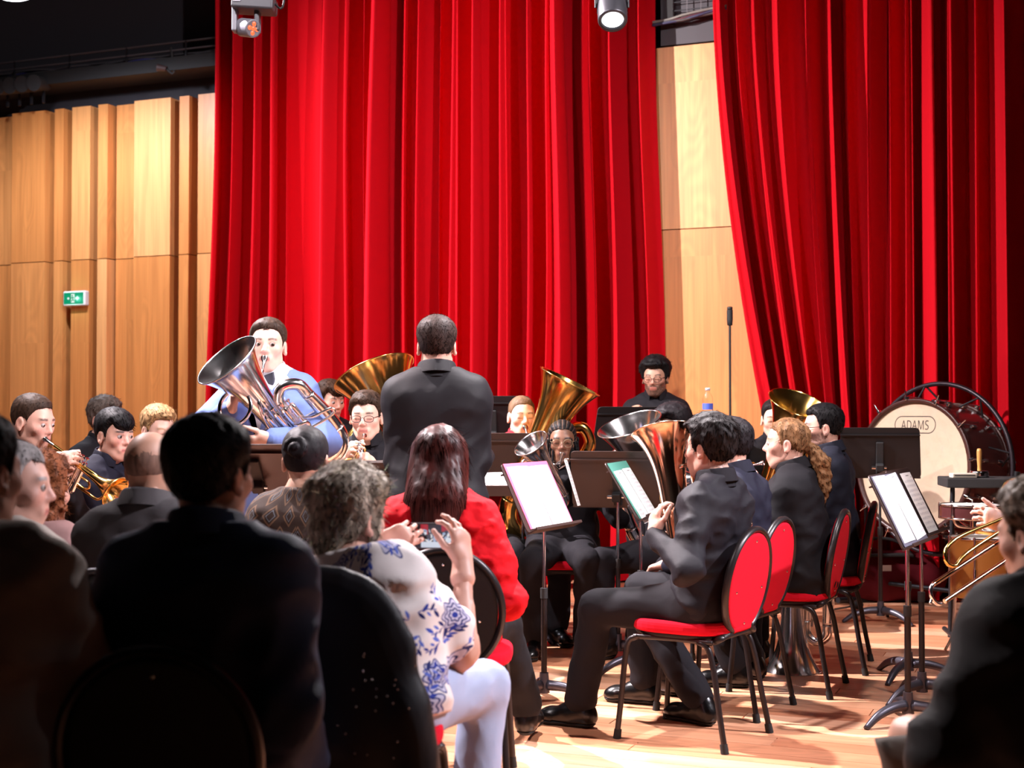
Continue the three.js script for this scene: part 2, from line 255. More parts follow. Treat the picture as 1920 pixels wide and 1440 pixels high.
function handPrims(w, d, n, side, o = {}) {                    // wrist, finger direction, palm normal
  d = d.clone().normalize(); n = n.clone().addScaledVector(d, -n.dot(d)).normalize(); const l = side > 0 ? n.clone().cross(d) : d.clone().cross(n);   // towards the thumb
  const s = o.s || 1, c = o.curl || [.5, .5, .55, .6], P = [], at3 = (a, b, e) => w.clone().addScaledVector(d, a * s).addScaledVector(l, b * s).addScaledVector(n, e * s);
  P.push(flat(at3(.0, 0, 0), at3(.02, 0, 0), .028 * s, .030 * s, n, 1.3, .02), flat(at3(.03, .008, 0), at3(.078, .012, 0), .030 * s, .030 * s, n, 2.0, .02), flat(at3(.03, -.012, 0), at3(.072, -.020, 0), .027 * s, .024 * s, n, 1.9, .02), ell(at3(.035, .024, .008), V(.02, .02, .02).multiplyScalar(s), .02));
  const F = [[.030, .088, .043, .026, .020, .0088], [.010, .092, .047, .029, .021, .0090], [-.011, .088, .044, .027, .020, .0085], [-.030, .080, .034, .021, .018, .0076]];
  F.forEach(([b, a, l1, l2, l3, r], i) => {
    let p = at3(a - .012, b, 0), ang = (c[i] ?? .5) * .75; const sp = (o.spread ?? .06) * (1.5 - i); const fd = d.clone().addScaledVector(l, sp).normalize();
    [l1, l2, l3].forEach((len, j) => { const q = p.clone().addScaledVector(fd, Math.cos(ang) * len * s).addScaledVector(n, Math.sin(ang) * len * s); P.push(cap(p, q, r * s * (1 - .07 * j), r * s * (.93 - .08 * j), j ? .004 : .010)); p = q; ang += (c[i] ?? .5) * (j ? .75 : 1.05); });
  });
  const th = o.thumb || [.75, .35], t0 = at3(.028, .022, .006), td = d.clone().multiplyScalar(.72).addScaledVector(l, th[0]).addScaledVector(n, th[1]).normalize(), t1 = t0.clone().addScaledVector(td, .046 * s), t2d = td.clone().addScaledVector(d, .35).addScaledVector(l, -.25).normalize(), t2 = t1.clone().addScaledVector(t2d, .032 * s), t3 = t2.clone().addScaledVector(t2d, .025 * s);
  P.push(cap(t0, t1, .0135 * s, .011 * s, .014), cap(t1, t2, .0108 * s, .0098 * s, .005), cap(t2, t3, .0098 * s, .0080 * s, .005));
  return P;
}
let personSeed = 0;
function person(o) {
  const root = thing('person', o.label, 'person', o.group); root.position.set(o.at[0], 0, o.at[1]); root.rotation.y = o.yaw;
  o.seed = ++personSeed * 3.71; seed_ = 1000 + personSeed * 77;
  const toLocal = p => p.clone().sub(root.position).applyAxisAngle(V(0, 1, 0), -o.yaw), dirLocal = d => d.clone().applyAxisAngle(V(0, 1, 0), -o.yaw);
  const w = o.w || 1, sw = (o.female ? .140 : .158) * w, sit = o.sit !== false, hy = o.hip ?? (sit ? .53 : .91), lean = o.lean || 0, side = o.side || 0;
  const U = V(Math.sin(side), Math.cos(lean) * Math.cos(side), Math.sin(lean)).normalize(), Fd = V(0, -Math.sin(lean), Math.cos(lean)), X0 = V(0, 1, 0).cross(Fd).normalize();
  const Xl = U.clone().cross(Fd).normalize().applyAxisAngle(U, o.twist || 0), Fw = Xl.clone().cross(U).normalize();
  const hip = V(0, hy, 0), Ls = (o.top - hy - .238) / U.y, N = hip.clone().addScaledVector(U, Ls), P3 = (b, u, x, f) => b.clone().addScaledVector(U, u).addScaledVector(Xl, x).addScaledVector(Fw, f);
  const [hyaw, hpitch, hroll] = o.head || [0, 0, 0], hq = new THREE.Quaternion().setFromEuler(new THREE.Euler(hpitch, hyaw, hroll, 'YXZ'));
  const headC = N.clone().add(V(0, .118, 0)).addScaledVector(Fw, .035 + .04 * Math.max(0, Math.sin(hpitch))), HM = new THREE.Matrix4().compose(headC, hq, V(o.hs || 1, o.hs || 1, o.hs || 1)), HI = HM.clone().invert();
  const S = { L: P3(N, -.090, sw, 0), R: P3(N, -.090, -sw, 0) }, H = { L: V(.088, hy, 0), R: V(-.088, hy, 0) };
  const E = {}, W = {}, hand = {}, K = {}, A = {}, LU = .295 * (o.arm || 1), LF = .262 * (o.arm || 1);
  for (const [s, k] of [[1, 'L'], [-1, 'R']]) {
    let h = o[k]; if (!h) h = sit ? { l: V(s * .12, hy + .10, .30), d: V(-s * .3, -.25, 1), n: V(0, -1, .1), local: true, pole: V(s * .8, -.5, -.6) } : { l: V(s * .27, hy - .08, .03), d: V(0, -1, .1), n: V(-s, 0, 0), local: true, pole: V(s * .2, 0, -1) };
    const tgt = h.l ? h.l : toLocal(h.p); hand[k] = { ...h, dl: h.local ? h.d : dirLocal(h.d), nl: h.local ? h.n : dirLocal(h.n) };
    [E[k], W[k]] = ik(S[k], tgt, LU, LF, h.pole ? (h.pole) : V(s * .6, -1, -.2));
    const ft = (o.feet && o.feet[k]) || (sit ? V(s * .12, .09, .42) : V(s * .11, .09, .0)); [K[k], A[k]] = ik(H[k], ft, .43, .425, sit ? V(s * (o.splay ?? .12), .8, .7) : V(s * .1, 0, 1));
  }
  // ---- bare body, one surface
  const bw = o.girth || 1, torso = (e, hem) => {
    const T = [flat(P3(hip, .0, -.075, -.01), P3(hip, .0, .075, -.01), .125 * bw + e, .125 * bw + e, Fw, 1.1, .05), flat(P3(hip, Ls * .24, -.035 * w, 0), P3(hip, Ls * .24, .035 * w, 0), .118 * bw + e, .118 * bw + e, Fw, 1.2, .08),
      flat(P3(hip, Ls * .42, -.045 * w, 0), P3(hip, Ls * .42, .045 * w, 0), .118 * bw + e, .118 * bw + e, Fw, 1.22, .08), flat(P3(hip, Ls * .72, -.068 * w, .005), P3(hip, Ls * .72, .068 * w, .005), .120 * w + e, .120 * w + e, Fw, 1.18, .08),
      cap(P3(S.R, -.012, .03, -.012), P3(S.L, -.012, -.03, -.012), .056 + e * .8, .056 + e * .8, .07), cap(P3(S.L, .012, -.045, -.012), P3(N, .012, .030, -.012), .046 + e * .5, .040 + e * .2, .06), cap(P3(S.R, .012, .045, -.012), P3(N, .012, -.030, -.012), .046 + e * .5, .040 + e * .2, .06)];
    if (o.bust) for (const s of [-1, 1]) T.push(ell(P3(hip, Ls * .64, s * .075, .085), V(.062, .062, .06).addScalar(e), .05));
    return T;
  };
  const limbs = (k, e, to = 1, e2 = e) => { const Q = [cap(S[k], E[k], .053 * (o.armR || 1) + e * .8, .044 * (o.armR || 1) + e, .04)]; if (to > 0) Q.push(cap(E[k], E[k].clone().lerp(W[k], to), .045 * (o.armR || 1) + e, mix(.045, .029, to) + e2, .03)); return Q; };
  const legs = (k, e, to = 1, ec = e) => [cap(H[k], K[k], .092 * bw + e, .060 + e, .05), cap(K[k], K[k].clone().lerp(A[k], to), .058 + e, mix(.058, .040, to) + ec, .03)];
  const body = [...torso(-.012), ...limbs('L', -.004), ...limbs('R', -.004), ...legs('L', -.012), ...legs('R', -.012), cap(P3(N, -.04, 0, -.005), headC.clone().add(V(0, -.05, -.02).applyQuaternion(hq)), .056 * (o.neckR || 1), .05, .03)];
  for (const k of ['L', 'R']) { const a = A[k], fd = V(o.toe ? o.toe[k] || 0 : (k === 'L' ? .15 : -.15), 0, 1).normalize(); body.push(cap(a.clone().add(V(0, -.045, 0)), a.clone().addScaledVector(fd, .13).add(V(0, -.055, 0)), .03, .024, .03)); hand[k].foot = fd; }
  const Sk = SKIN[o.skin || 'fair'], skc = (x, y, z) => { const m = 1 + .1 * noise(x * 30 + o.seed, y * 30, z * 30); return [Sk[0] * m, Sk[1] * m, Sk[2] * m]; };
  const geos = [meshPrims(body, .024, { colour: skc })];
  o.neck = [N.clone().addScaledVector(U, -.02).applyMatrix4(HI), V(0, -.045, -.022)];
  geos.push(meshPrims(headPrims(o), o.hres || .0054, { colour: headColour(o) }).applyMatrix4(HM));
  for (const [s, k] of [[1, 'L'], [-1, 'R']]) { const h = hand[k]; geos.push(meshPrims([cap(W[k].clone().lerp(E[k], .18), W[k], .031 * (o.armR || 1), .027, .02), ...handPrims(W[k], h.dl, h.nl, s, { ...h, s: (o.female ? .92 : 1) })], h.res || .0066, { colour: skc })); }
  part(root, 'body', geos, skinMat);
  // ---- face details
  if (!o.closed && !o.noEyes) for (const s of [-1, 1]) {
    const g = new THREE.SphereGeometry(.0125, 16, 12).rotateX(Math.PI / 2), c = new Float32Array(g.attributes.position.count * 3), gz = o.gaze || [0, 0], gd = V(gz[0], gz[1], 1).normalize(), ic = o.iris || [.05, .025, .012];
    for (let i = 0; i < c.length / 3; i++) { const q = V(g.attributes.position.getX(i), g.attributes.position.getY(i), g.attributes.position.getZ(i)).normalize().dot(gd), e = q > .94 ? [.004, .004, .004] : q > .78 ? ic : [.40, .34, .32]; c.set(e, i * 3); }
    g.setAttribute('color', new THREE.BufferAttribute(c, 3)); part(root, 'eye', g.translate(s * .031, .0065, .0765).applyMatrix4(HM), eyeMat);
  }
  if (o.glasses) {
    const gm = std(o.glasses.c ?? 0x0a0808, .35, .3), L = o.glasses, rw = L.w || .0235, rh = L.h || .018, fr = [], gp = thingGroup(root, 'glasses');
    for (const s of [-1, 1]) { const pts = []; for (let i = 0; i < 20; i++) { const a = i / 20 * 2 * Math.PI, pw = L.round ? 1 : .72; pts.push(V(s * .032 + Math.sign(Math.cos(a)) * Math.abs(Math.cos(a)) ** pw * rw, .004 + Math.sign(Math.sin(a)) * Math.abs(Math.sin(a)) ** pw * rh, .103 - .25 * Math.abs(Math.cos(a) * rw * .3))); } fr.push(sweep(pts, L.r || .0017, 40, 6, true), cyl(V(s * .056, .010, .099), V(s * .081, .012, .0), .0016, .0016, 6), cyl(V(s * .081, .012, .0), V(s * .080, -.004, -.02), .0016, .0016, 6));
      part(gp, 'lens', new THREE.CircleGeometry(1, 24).scale(rw, rh, 1).translate(s * .032, .004, .1025).applyMatrix4(HM), lensMat); }
    fr.push(sweep([V(-.009, .007, .103), V(0, .0105, .105), V(.009, .007, .103)], L.r || .0017, 8, 6)); part(gp, 'rim', merge(fr).applyMatrix4(HM), gm);
  }
  if (o.hair.style !== 'none') { const hm = part(root, 'hair', hairGeo(o).applyMatrix4(HM), o.hair.mat || hairMat); if (o.hair.style === 'braids') for (const g of braidGeos(o)) part(hm, 'braid', g.applyMatrix4(HM), hairMat); if (o.hair.tie) part(hm, 'hair_tie', new THREE.TorusGeometry(.021, .006, 8, 20).rotateX(.5).translate(0, -.02, -.124).applyMatrix4(HM), std(0x08080c, .6)); }
  // ---- clothes
  const sh = o.shirt, sd = o.seed, fold = (amp, fq, e = 1) => (d, x, y, z) => Math.abs(d) > .06 ? d : d - amp * (noise(x * fq + sd, y * fq * 1.9 * e, z * fq) + .55 * noise(x * fq * 2.3 + 7, y * fq * 3.1 * e + x * 9, z * fq * 2.3 + sd) + .9 * (.6 - 2.4 * Math.abs(noise(x * fq * .9 - y * 6, y * fq * 1.6 + x * 5, z * fq + sd * 2))));
  const e = sh.loose ?? .014, sl = sh.sleeve ?? .93, prims = torso(e);
  for (const k of ['L', 'R']) prims.push(...(sl >= 0 ? limbs(k, e * .8, sl, sh.cuff ?? .010) : [cap(S[k], S[k].clone().lerp(E[k], -sl), .056 + e, .054 + e * 1.1, .04)]));
  if (sh.puff) for (const k of ['L', 'R']) prims.push(ell(S[k].clone().lerp(E[k], .6).add(V(0, .0, 0)), V(.070, .12, .072), .05), ell(S[k].clone().add(V(0, .028, 0)), V(.036, .05, .045), .03));
  if (sh.skirt) prims.push(flat(P3(hip, -.16, -.06, 0), P3(hip, 0, .06, 0), .14, .14, Fw, 1.15, .05), flat(P3(hip, -.16, .06, 0), P3(hip, 0, -.06, 0), .14, .14, Fw, 1.15, .05));
  const drop = sh.hem ?? .03, nk = sh.neck ?? .03, fl = fold(sh.fold ?? .006, sh.freq ?? 7), ny = N.clone().addScaledVector(U, nk);
  const warp = (d, x, y, z) => {
    d = fl(d, x, y, z);
    if (sh.lace && Math.abs(d) < .05) d -= .004 * Math.abs(noise(x * 70, y * 70, z * 70)) + .006 * noise(x * 28, y * 45, z * 28);
    if (sh.knit && Math.abs(d) < .03) d -= .0012 * Math.sin(y * 500);
    const px = x - hip.x, py = y - hip.y, pz = z - hip.z; d = Math.max(d, -(px * U.x + py * U.y + pz * U.z + drop));
    d = Math.max(d, (x - ny.x) * U.x + (y - ny.y) * U.y + (z - ny.z) * U.z + (sh.vfront ?? (sh.collar ? .75 : 0)) * Math.max(0, (z - N.z - .02)));
    if (sh.open) { const u = px * U.x + py * U.y + pz * U.z - Ls * sh.open[0], f = z - N.z + .02; if (f > -.05) { const wd = Math.abs(px * Xl.x + py * Xl.y + pz * Xl.z) - u * sh.open[1]; d = Math.max(d, Math.min(-wd, f * 1.0)); } }
    return d;
  };
  const sm = sh.mat || cloth(lin(...sh.c), sh.rough ?? .75), shm = part(root, sh.type || 'shirt', meshPrims(prims, sh.res || .0125, { warp, pad: .03, uv: sh.uv }), sm);
  if (sh.collar) { const g = lathe([[.072, -.045], [.066, .0], [.064, .028], [.068, .033], [.072, .026], [.082, -.022], [.079, -.026], [.072, -.01]].map(p => [p[0] * (sh.collarR || 1) * (o.neckR || 1), p[1]]), 32, sh.shut ? 0 : .42, sh.shut ? 2 * Math.PI : 2 * Math.PI - .84); g.scale(1.04, 1, 1.1).rotateX(.22 + lean).translate(N.x, N.y + .012, N.z + .006); part(shm, 'collar', g, sh.collarMat || sm); }
  if (sh.inner) part(root, 'inner_shirt', meshPrims(torso(e - (sh.gap ?? .018)), .009, { warp: (d, x, y, z) => Math.max(d, (y - N.y - .04)), pad: .02 }), cloth(lin(...sh.inner), .8));
  if (sh.yoke) { }
  if (o.pants !== null) {
    const pc = o.pants || [.012, .011, .014], pp = [torso(.012)[0], torso(.010)[1], ...legs('L', .012, .93, .026), ...legs('R', .012, .93, .026)], pf = fold(.006, 6, .8), ph = hip.clone().addScaledVector(U, .10);
    part(root, 'trousers', meshPrims(pp, .0175, { pad: .03, warp: (d, x, y, z) => Math.max(pf(d, x, y, z), (x - ph.x) * U.x + (y - ph.y) * U.y + (z - ph.z) * U.z) }), o.pantsMat || cloth(lin(...pc), .8));
  }
  const shoeM = std(o.shoe || 0x070607, .28);
  for (const k of ['L', 'R']) {
    const a = A[k], f = hand[k].foot, by = a.y - .09, q = (u, y, s = 0) => a.clone().addScaledVector(f, u).setY(by + y).add(V(f.z * s, 0, -f.x * s));
    const sp = [cap(q(-.035, .045), q(.12, .036), .044, .040, .02), cap(q(-.02, .075), q(.05, .065), .040, .036, .03), cap(q(-.012, .10), q(-.008, .07), .040, .04, .02), ell(q(.15, .03), V(.042, .034, .042), .03)];
    const sm2 = part(root, 'shoe', meshPrims(sp, .0105, { warp: (d, x, y) => Math.max(d, by + .016 - y) }), shoeM);
    part(sm2, 'sole', meshPrims(sp.map(p => p.t ? { ...p, rx: p.rx + .003, rz: p.rz + .003 } : { ...p, ra: p.ra + .003, rb: p.rb + .003 }), .0125, { warp: (d, x, y) => Math.max(d, by - y, y - by - .02) }), soleMat);
  }
  return { root, N, U, Xl, Fw, S, E, W, headC, HM, hip, Ls, P3, hq, mouth: V(0, -.058, .088).applyMatrix4(HM).applyAxisAngle(V(0, 1, 0), o.yaw).add(root.position), world: p => p.clone().applyAxisAngle(V(0, 1, 0), o.yaw).add(root.position) };
}
function thingGroup(parent, name) { const g = new THREE.Group(); g.name = name; parent.add(g); return g; }
const lensMat = phys({ color: 0xffffff, roughness: .02, transmission: 1, thickness: 0, ior: 1.3, side: THREE.DoubleSide });
const soleMat = std(0x050404, .7);

// ---------------------------------------------------------------- room shell
const TH = rad(22), WD = 11.4, wc = Math.cos(TH), ws = Math.sin(TH);          // the back wall stands 11.4 m off, turned by 22 degrees
const wallHit = (px, off) => { const r = (px - 960) / FPX, l = (WD * wc - off) / (wc + ws * r); return { u: l * (r * wc - ws) + WD * ws, depth: l }; };
const wallY = (px, py, off) => EYE + (HORIZON - py) / FPX * wallHit(px, off).depth;
const onWall = (u, y, off) => V(u * wc - off * ws, y, -WD + u * ws + off * wc);
function wallSet(o) { o.position.set(0, 0, -WD); o.rotation.y = -TH; return o; }
const woodTex = (base, seed, streak, sx, sy) => dataTex(256, 512, (u, v) => {
  const n = noise(u * sx + seed, v * sy, seed) * .5 + noise(u * sx * 3.3, v * sy * 1.7, seed + 4) * .35 + noise(u * sx * 9, v * sy * 2.3, seed + 9) * .3, f = 1 + n * streak, w = 1 + .025 * Math.sin((v * 7 + noise(u * 6, v * 3, seed) * 2.5) * 9) * (noise(u * 3, v * 2, seed + 2) > .12 ? 1 : 0);
  return base.map((c, i) => c * f * w * (1 + (i - 1) * .03 * n));
});
const woodMats = [[214, 152, 92], [206, 140, 80], [220, 160, 102], [200, 132, 72]].map((c, i) => std(0xffffff, .42, 0, { map: woodTex(c, i * 7.3 + 1, .16, 22, 2.2) }));
const floorMats = [[230, 168, 130], [218, 148, 110], [236, 178, 142], [208, 136, 100], [224, 158, 120]].map((c, i) => std(0xffffff, .33, 0, { map: woodTex(c, i * 5.1 + 3, .17, 10, 2.2) }));
const blackWall = std(lin(.022, .021, .028), .8), blackMetal = std(lin(.02, .02, .024), .45, .5), matteBlack = std(lin(.012, .012, .013), .7);
function uvBox(w, h, d, x, y, z, su = 1, sv = 1) { const g = new THREE.BoxGeometry(w, h, d), a = g.attributes.uv, n = g.attributes.normal, du = rnd() * 5, dv = rnd() * 5; for (let i = 0; i < a.count; i++) { const fx = Math.abs(n.getX(i)) > .5 ? d : w, fy = Math.abs(n.getY(i)) > .5 ? d : h; a.setXY(i, a.getX(i) * fx * su + du, a.getY(i) * fy * sv + dv); } return g.translate(x, y, z); }

struct('ceiling', box(24, .2, 24, 0, 6.6, -5), std(lin(.02, .02, .024), .9));
struct('wall_left', box(.2, 6.7, 24, -8.6, 3.25, -5), blackWall); struct('wall_right', box(.2, 6.7, 24, 7.2, 3.25, -5), blackWall); struct('wall_rear', box(18, 6.7, .2, 0, 3.25, 6), blackWall);
const wallBack = wallSet(struct('wall_back', box(26, 6.7, .2, -.5, 3.25, -.12), blackWall));
// oak fins, each an upper and a lower panel
const SEAM = 2.74, TOPY = 4.17;
function fin(u0, u1, off, kind = 0) { for (const [y0, y1] of [[0, SEAM - .004], [SEAM + .004, TOPY]]) { const m = part(wallBack, 'panel', uvBox(u1 - u0, y1 - y0, off + .02, (u0 + u1) / 2, (y0 + y1) / 2, off / 2, 1.1, .5), woodMats[Math.floor(rnd() * 4)]); } }
seed_ = 41;
for (const [a, b, off] of [[-62, 20, .05], [20, 83, .15], [100, 117, .15], [133, 167, .15], [182, 200, .15], [217, 251, .06], [250, 318, .15], [335, 353, .15], [370, 420, .15]]) fin(wallHit(a, off).u, wallHit(b, off).u, off);
for (let u = wallHit(-72, .15).u, i = 0; i < 16; i++) { const w = rr(.12, .42); fin(u - w, u, .15); u -= w + .09; }
fin(wallHit(1233, .12).u, wallHit(1490, .12).u, .12);
for (let u = wallHit(440, .15).u, i = 0; i < 6; i++) { const w = rr(.2, .5); fin(u, u + w, .08); u += w + .1; }
// floor: slab and planks that run along the back wall
const floorBase = wallSet(struct('floor', box(24, .1, 26, 0, -.062, 6), std(lin(.25, .14, .07), .6)));
seed_ = 99;
const plankVar = []; for (let i = 0; i < 12; i++) { const g = uvBox(.137, .012, 1.9, 0, 0, 0, 1, .5); plankVar.push(g.rotateY(Math.PI / 2)); }
{ const rows = []; for (let r = 0; r < 62; r++) for (let k = -3; k < 5; k++) { const z = .3 + r * .14, x = (k + ((r * .37) % 1)) * 1.905 - .8; const p = V(x, 0, z).applyAxisAngle(V(0, 1, 0), -TH).add(V(0, 0, -WD)), dep = -p.z; if (dep < 1.2) continue; const px = 960 + p.x / dep * FPX, py = HORIZON + EYE / dep * FPX; rows.push({ x, z, w: px > 150 && px < 2150 && py < 1600 && dep < 11.5 ? py + (px > 850 ? 400 : 0) : -1 }); }
  rows.sort((a, b) => b.w - a.w); const rest = [];
  rows.forEach((q, i) => { if (i < 290) { const m = part(floorBase, 'plank', plankVar[i % 12], floorMats[Math.floor(rnd() * 5)]); m.position.set(q.x, -.006, q.z); } else rest.push(plankVar[i % 12].clone().translate(q.x, -.006, q.z)); });
  const m = part(floorBase, 'far_planks', rest, floorMats[1]); m.userData.kind = 'stuff'; }

// ---------------------------------------------------------------- curtains
const redVelvet = phys({ color: lin(.50, .0012, .009), roughness: .85, sheen: .25, sheenRoughness: .4, sheenColor: lin(.5, .01, .02), specularIntensity: .3, side: THREE.DoubleSide, bumpMap: fabricBump, bumpScale: .001 });
function curtain(label, off, edgeL, edgeR, pleats, seed, amp) {
  const o = thing('stage_curtain', label, 'curtain', 'red stage curtains'); wallSet(o); seed_ = seed; const Hh = 5.6, n = 900, m = 26, pos = [], uv = [], idx = [], W = []; let tot = 0;
  for (let i = 0; i < pleats; i++) { const q = rr(.5, 1.5) * (rnd() < .3 ? 1.5 : 1); W.push({ w: q, m: rnd() < .2, k: rr(.42, .66), a: rr(.5, 1.2), s: rr(-.25, .25), d: rr(-.012, .012), ph: rr(0, 6) }); tot += q; }
  let acc = 0; for (const q of W) { q.x0 = acc / tot; acc += q.w; q.x1 = acc / tot; }
  for (let j = 0; j <= m; j++) { const y = Hh * (1 - j / m) + .02, v = j / m, uL = edgeL(y), uR = edgeR(y), wd = uR - uL;
    for (let i = 0; i <= n; i++) { const s = i / n, q = W.find(q => s <= q.x1) || W[pleats - 1], f = (s - q.x0) / (q.x1 - q.x0), A = amp * q.a * (.75 + .35 * v) * Math.min(1.25, (q.x1 - q.x0) * pleats);
      const g = q.m ? 1 - f : f, c = .5 - .5 * Math.cos(2 * Math.PI * f), bulge = sstep(-.02, .24, g) * (1 - sstep(q.k, 1.0, g)), sub = .13 * Math.sin(2 * Math.PI * f * 2 + q.ph + v * .8) * c;
      pos.push(uL + wd * (s + q.d * Math.sin(v * 2.6 + q.ph) * c * .4) + Math.sin(2 * Math.PI * f) * A * .22 * (1 + q.s), y, off + A * (bulge + sub) + .02 * Math.sin(y * 1.3 + s * 9)); uv.push(s * wd * 3, y); } }
  for (let j = 0; j < m; j++) for (let i = 0; i < n; i++) { const a = j * (n + 1) + i, b = a + n + 1; idx.push(a, b, a + 1, b, b + 1, a + 1); }
  const g = new THREE.BufferGeometry(); g.setAttribute('position', new THREE.Float32BufferAttribute(pos, 3)); g.setAttribute('uv', new THREE.Float32BufferAttribute(uv, 2)); g.setIndex(idx); g.computeVertexNormals();
  part(o, 'cloth', g, redVelvet); part(o, 'track', box(edgeR(5.6) - edgeL(5.6), .06, .08, (edgeR(5.6) + edgeL(5.6)) / 2, 5.65, off + amp * .5), blackMetal); return o;
}
const U_ = (px, off) => wallHit(px, off).u, pyAt = (y) => HORIZON - (y - EYE) / 10.2 * FPX;
curtain('wide red velvet curtain hanging behind the conductor', .16, y => U_(404 - 6 * sstep(4.4, 1, y), .3), y => U_(1222 + 16 * sstep(4.4, 1.5, y), .3), 22, 5, .40);
curtain('red curtain pulled aside, its edge sloping over the pale panel', .18, y => U_(1331 + 105 * Math.pow(clamp((4.5 - y) / 3.2, 0, 1.2), 1.7), .34), y => U_(1664 - 6 * (4.5 - y) / 3, .34), 8, 23, .34);
curtain('shaded red curtain behind the bass drum', .16, y => U_(1652, .3), y => U_(2040, .3), 9, 31, .32);

// ---------------------------------------------------------------- wall fittings
{ // exit sign
  const off = .15, h = wallHit(146, off), o = thing('exit_sign', 'lit green emergency exit sign on the oak wall', 'sign'); wallSet(o); const y = wallY(146, 560, off);
  part(o, 'housing', box(.255, .138, .06, h.u, y, off + .035, .012), std(0xd8d8dc, .5));
  const tex = canvasTex(256, 128, (c) => { c.fillStyle = '#04a070'; c.fillRect(0, 0, 256, 128); c.fillStyle = '#f4fff8'; c.fillRect(96, 14, 46, 100); c.fillStyle = '#04a070'; c.beginPath(); c.arc(112, 34, 9, 0, 7); c.fill(); c.lineWidth = 11; c.lineCap = 'round'; c.strokeStyle = '#04a070'; c.beginPath(); c.moveTo(112, 48); c.lineTo(118, 72); c.lineTo(104, 96); c.moveTo(118, 72); c.lineTo(134, 92); c.moveTo(100, 60); c.lineTo(114, 50); c.lineTo(132, 60); c.stroke(); c.fillStyle = '#f4fff8'; c.beginPath(); c.moveTo(205, 64); c.lineTo(172, 36); c.lineTo(172, 52); c.lineTo(152, 52); c.lineTo(152, 76); c.lineTo(172, 76); c.lineTo(172, 92); c.fill(); c.beginPath(); c.arc(60, 64, 14, 0, 7); c.fill(); });
  part(o, 'lit_face', new THREE.PlaneGeometry(.222, .105).translate(h.u - .004, y, off + .0665), std(0x000000, .4, 0, { emissive: 0xffffff, emissiveMap: tex, emissiveIntensity: .95 }));
  const p = onWall(h.u, y, off + .12), l = new THREE.PointLight(lin(.2, 1, .7), .05); l.position.copy(p); l.castShadow = true; scene.add(l);
}
{ // cable tray over the oak panels
  const o = thing('cable_tray', 'black cable tray along the dark wall over the oak panels', 'cable tray'); wallSet(o); const u0 = -9, u1 = wallHit(410, .3).u, y = 4.36;
  part(o, 'tray', [box(u1 - u0, .02, .34, (u0 + u1) / 2, y, .2), box(u1 - u0, .12, .012, (u0 + u1) / 2, y + .05, .37)], matteBlack);
  for (const k of [0, 1]) part(o, 'rail', box(u1 - u0, .014, .014, (u0 + u1) / 2, y + .17 + k * .07, .36), std(lin(.10, .09, .10), .5, .4));
  for (let i = 0; i < 10; i++) part(o, 'post', box(.014, .2, .014, mix(u0, u1, (i + .5) / 10), y + .15, .36), blackMetal);
  seed_ = 15; for (let i = 0; i < 7; i++) { const P = []; for (let k = 0; k <= 16; k++) P.push(V(mix(u0, u1 - .02, k / 16), y + .10 + rr(0, .05), .30 + rr(-.04, .06))); part(o, 'cable', sweep(P, .008, 90, 6), std(i === 2 ? lin(.02, .02, .10) : lin(.05, .045, .05), .5)); }
  const b = thing('clip_lamp', 'small dark gooseneck lamp on the cable tray rail', 'lamp'), q = wallHit(306, .36), y2 = wallY(310, 130, .36); wallSet(b);
  part(b, 'neck', sweep([V(q.u + .06, y + .2, .36), V(q.u + .09, y2 - .03, .36), V(q.u + .02, y2 + .02, .38)], .012, 16, 8), matteBlack); part(b, 'shade', cyl(V(q.u + .03, y2 + .015, .38), V(q.u - .05, y2 + .03, .4), .022, .035, 14), std(lin(.05, .03, .03), .5));
  const c = thing('spotlight_cluster', 'dark rack of unlit lamps on the tray at the upper edge', 'lamps'); wallSet(c); const q2 = wallHit(40, .4).u, y3 = wallY(40, 150, .4);
  for (let i = 0; i < 4; i++) { const x = q2 + i * .14 - .25; part(c, 'can', cyl(V(x, y3 - .02, .3), V(x + .03, y3 - .05, .5), .06, .075, 16), matteBlack); part(c, 'bracket', box(.02, .2, .02, x, y3 - .1, .33), blackMetal); }
}
{ // black service panel with wire grid over the pale panel
  const o = thing('service_grille', 'dark grey wall panel with wire grid over the pale oak panel', 'grille'); wallSet(o); const a = wallHit(1240, .12).u, b = wallHit(1370, .12).u, y0 = 4.18, g = std(lin(.055, .05, .06), .6);
  part(o, 'panel', box(b - a, 1.4, .04, (a + b) / 2, y0 + .71, .09), g);
  const u0 = wallHit(1262, .2).u, wires = []; for (let i = 0; i < 8; i++) part(o, 'wire', box(b - u0, .006, .006, (u0 + b) / 2, y0 + .26 + i * .065, .16), blackMetal); for (let i = 0; i < 6; i++) part(o, 'wire', box(.006, .6, .006, u0 + i * .11, y0 + .5, .163), std(lin(.12, .11, .12), .5, .5));
  part(o, 'upright', box(.05, .8, .05, wallHit(1256, .2).u, y0 + .55, .15), matteBlack);
  seed_ = 12; const cm = [lin(.20, .19, .17), lin(.10, .02, .03), lin(.03, .03, .08), lin(.06, .05, .05)]; for (let i = 0; i < 4; i++) { const P = []; for (let k = 0; k <= 5; k++) P.push(V(mix(a - .04, b, k / 5), y0 + .155 + k * .012 + rr(-.012, .012) + (i === 0 ? .03 : 0), .2 + rr(-.01, .01))); part(o, 'cable', sweep(P, .011, 30, 6), std(cm[i], .5)); }
}
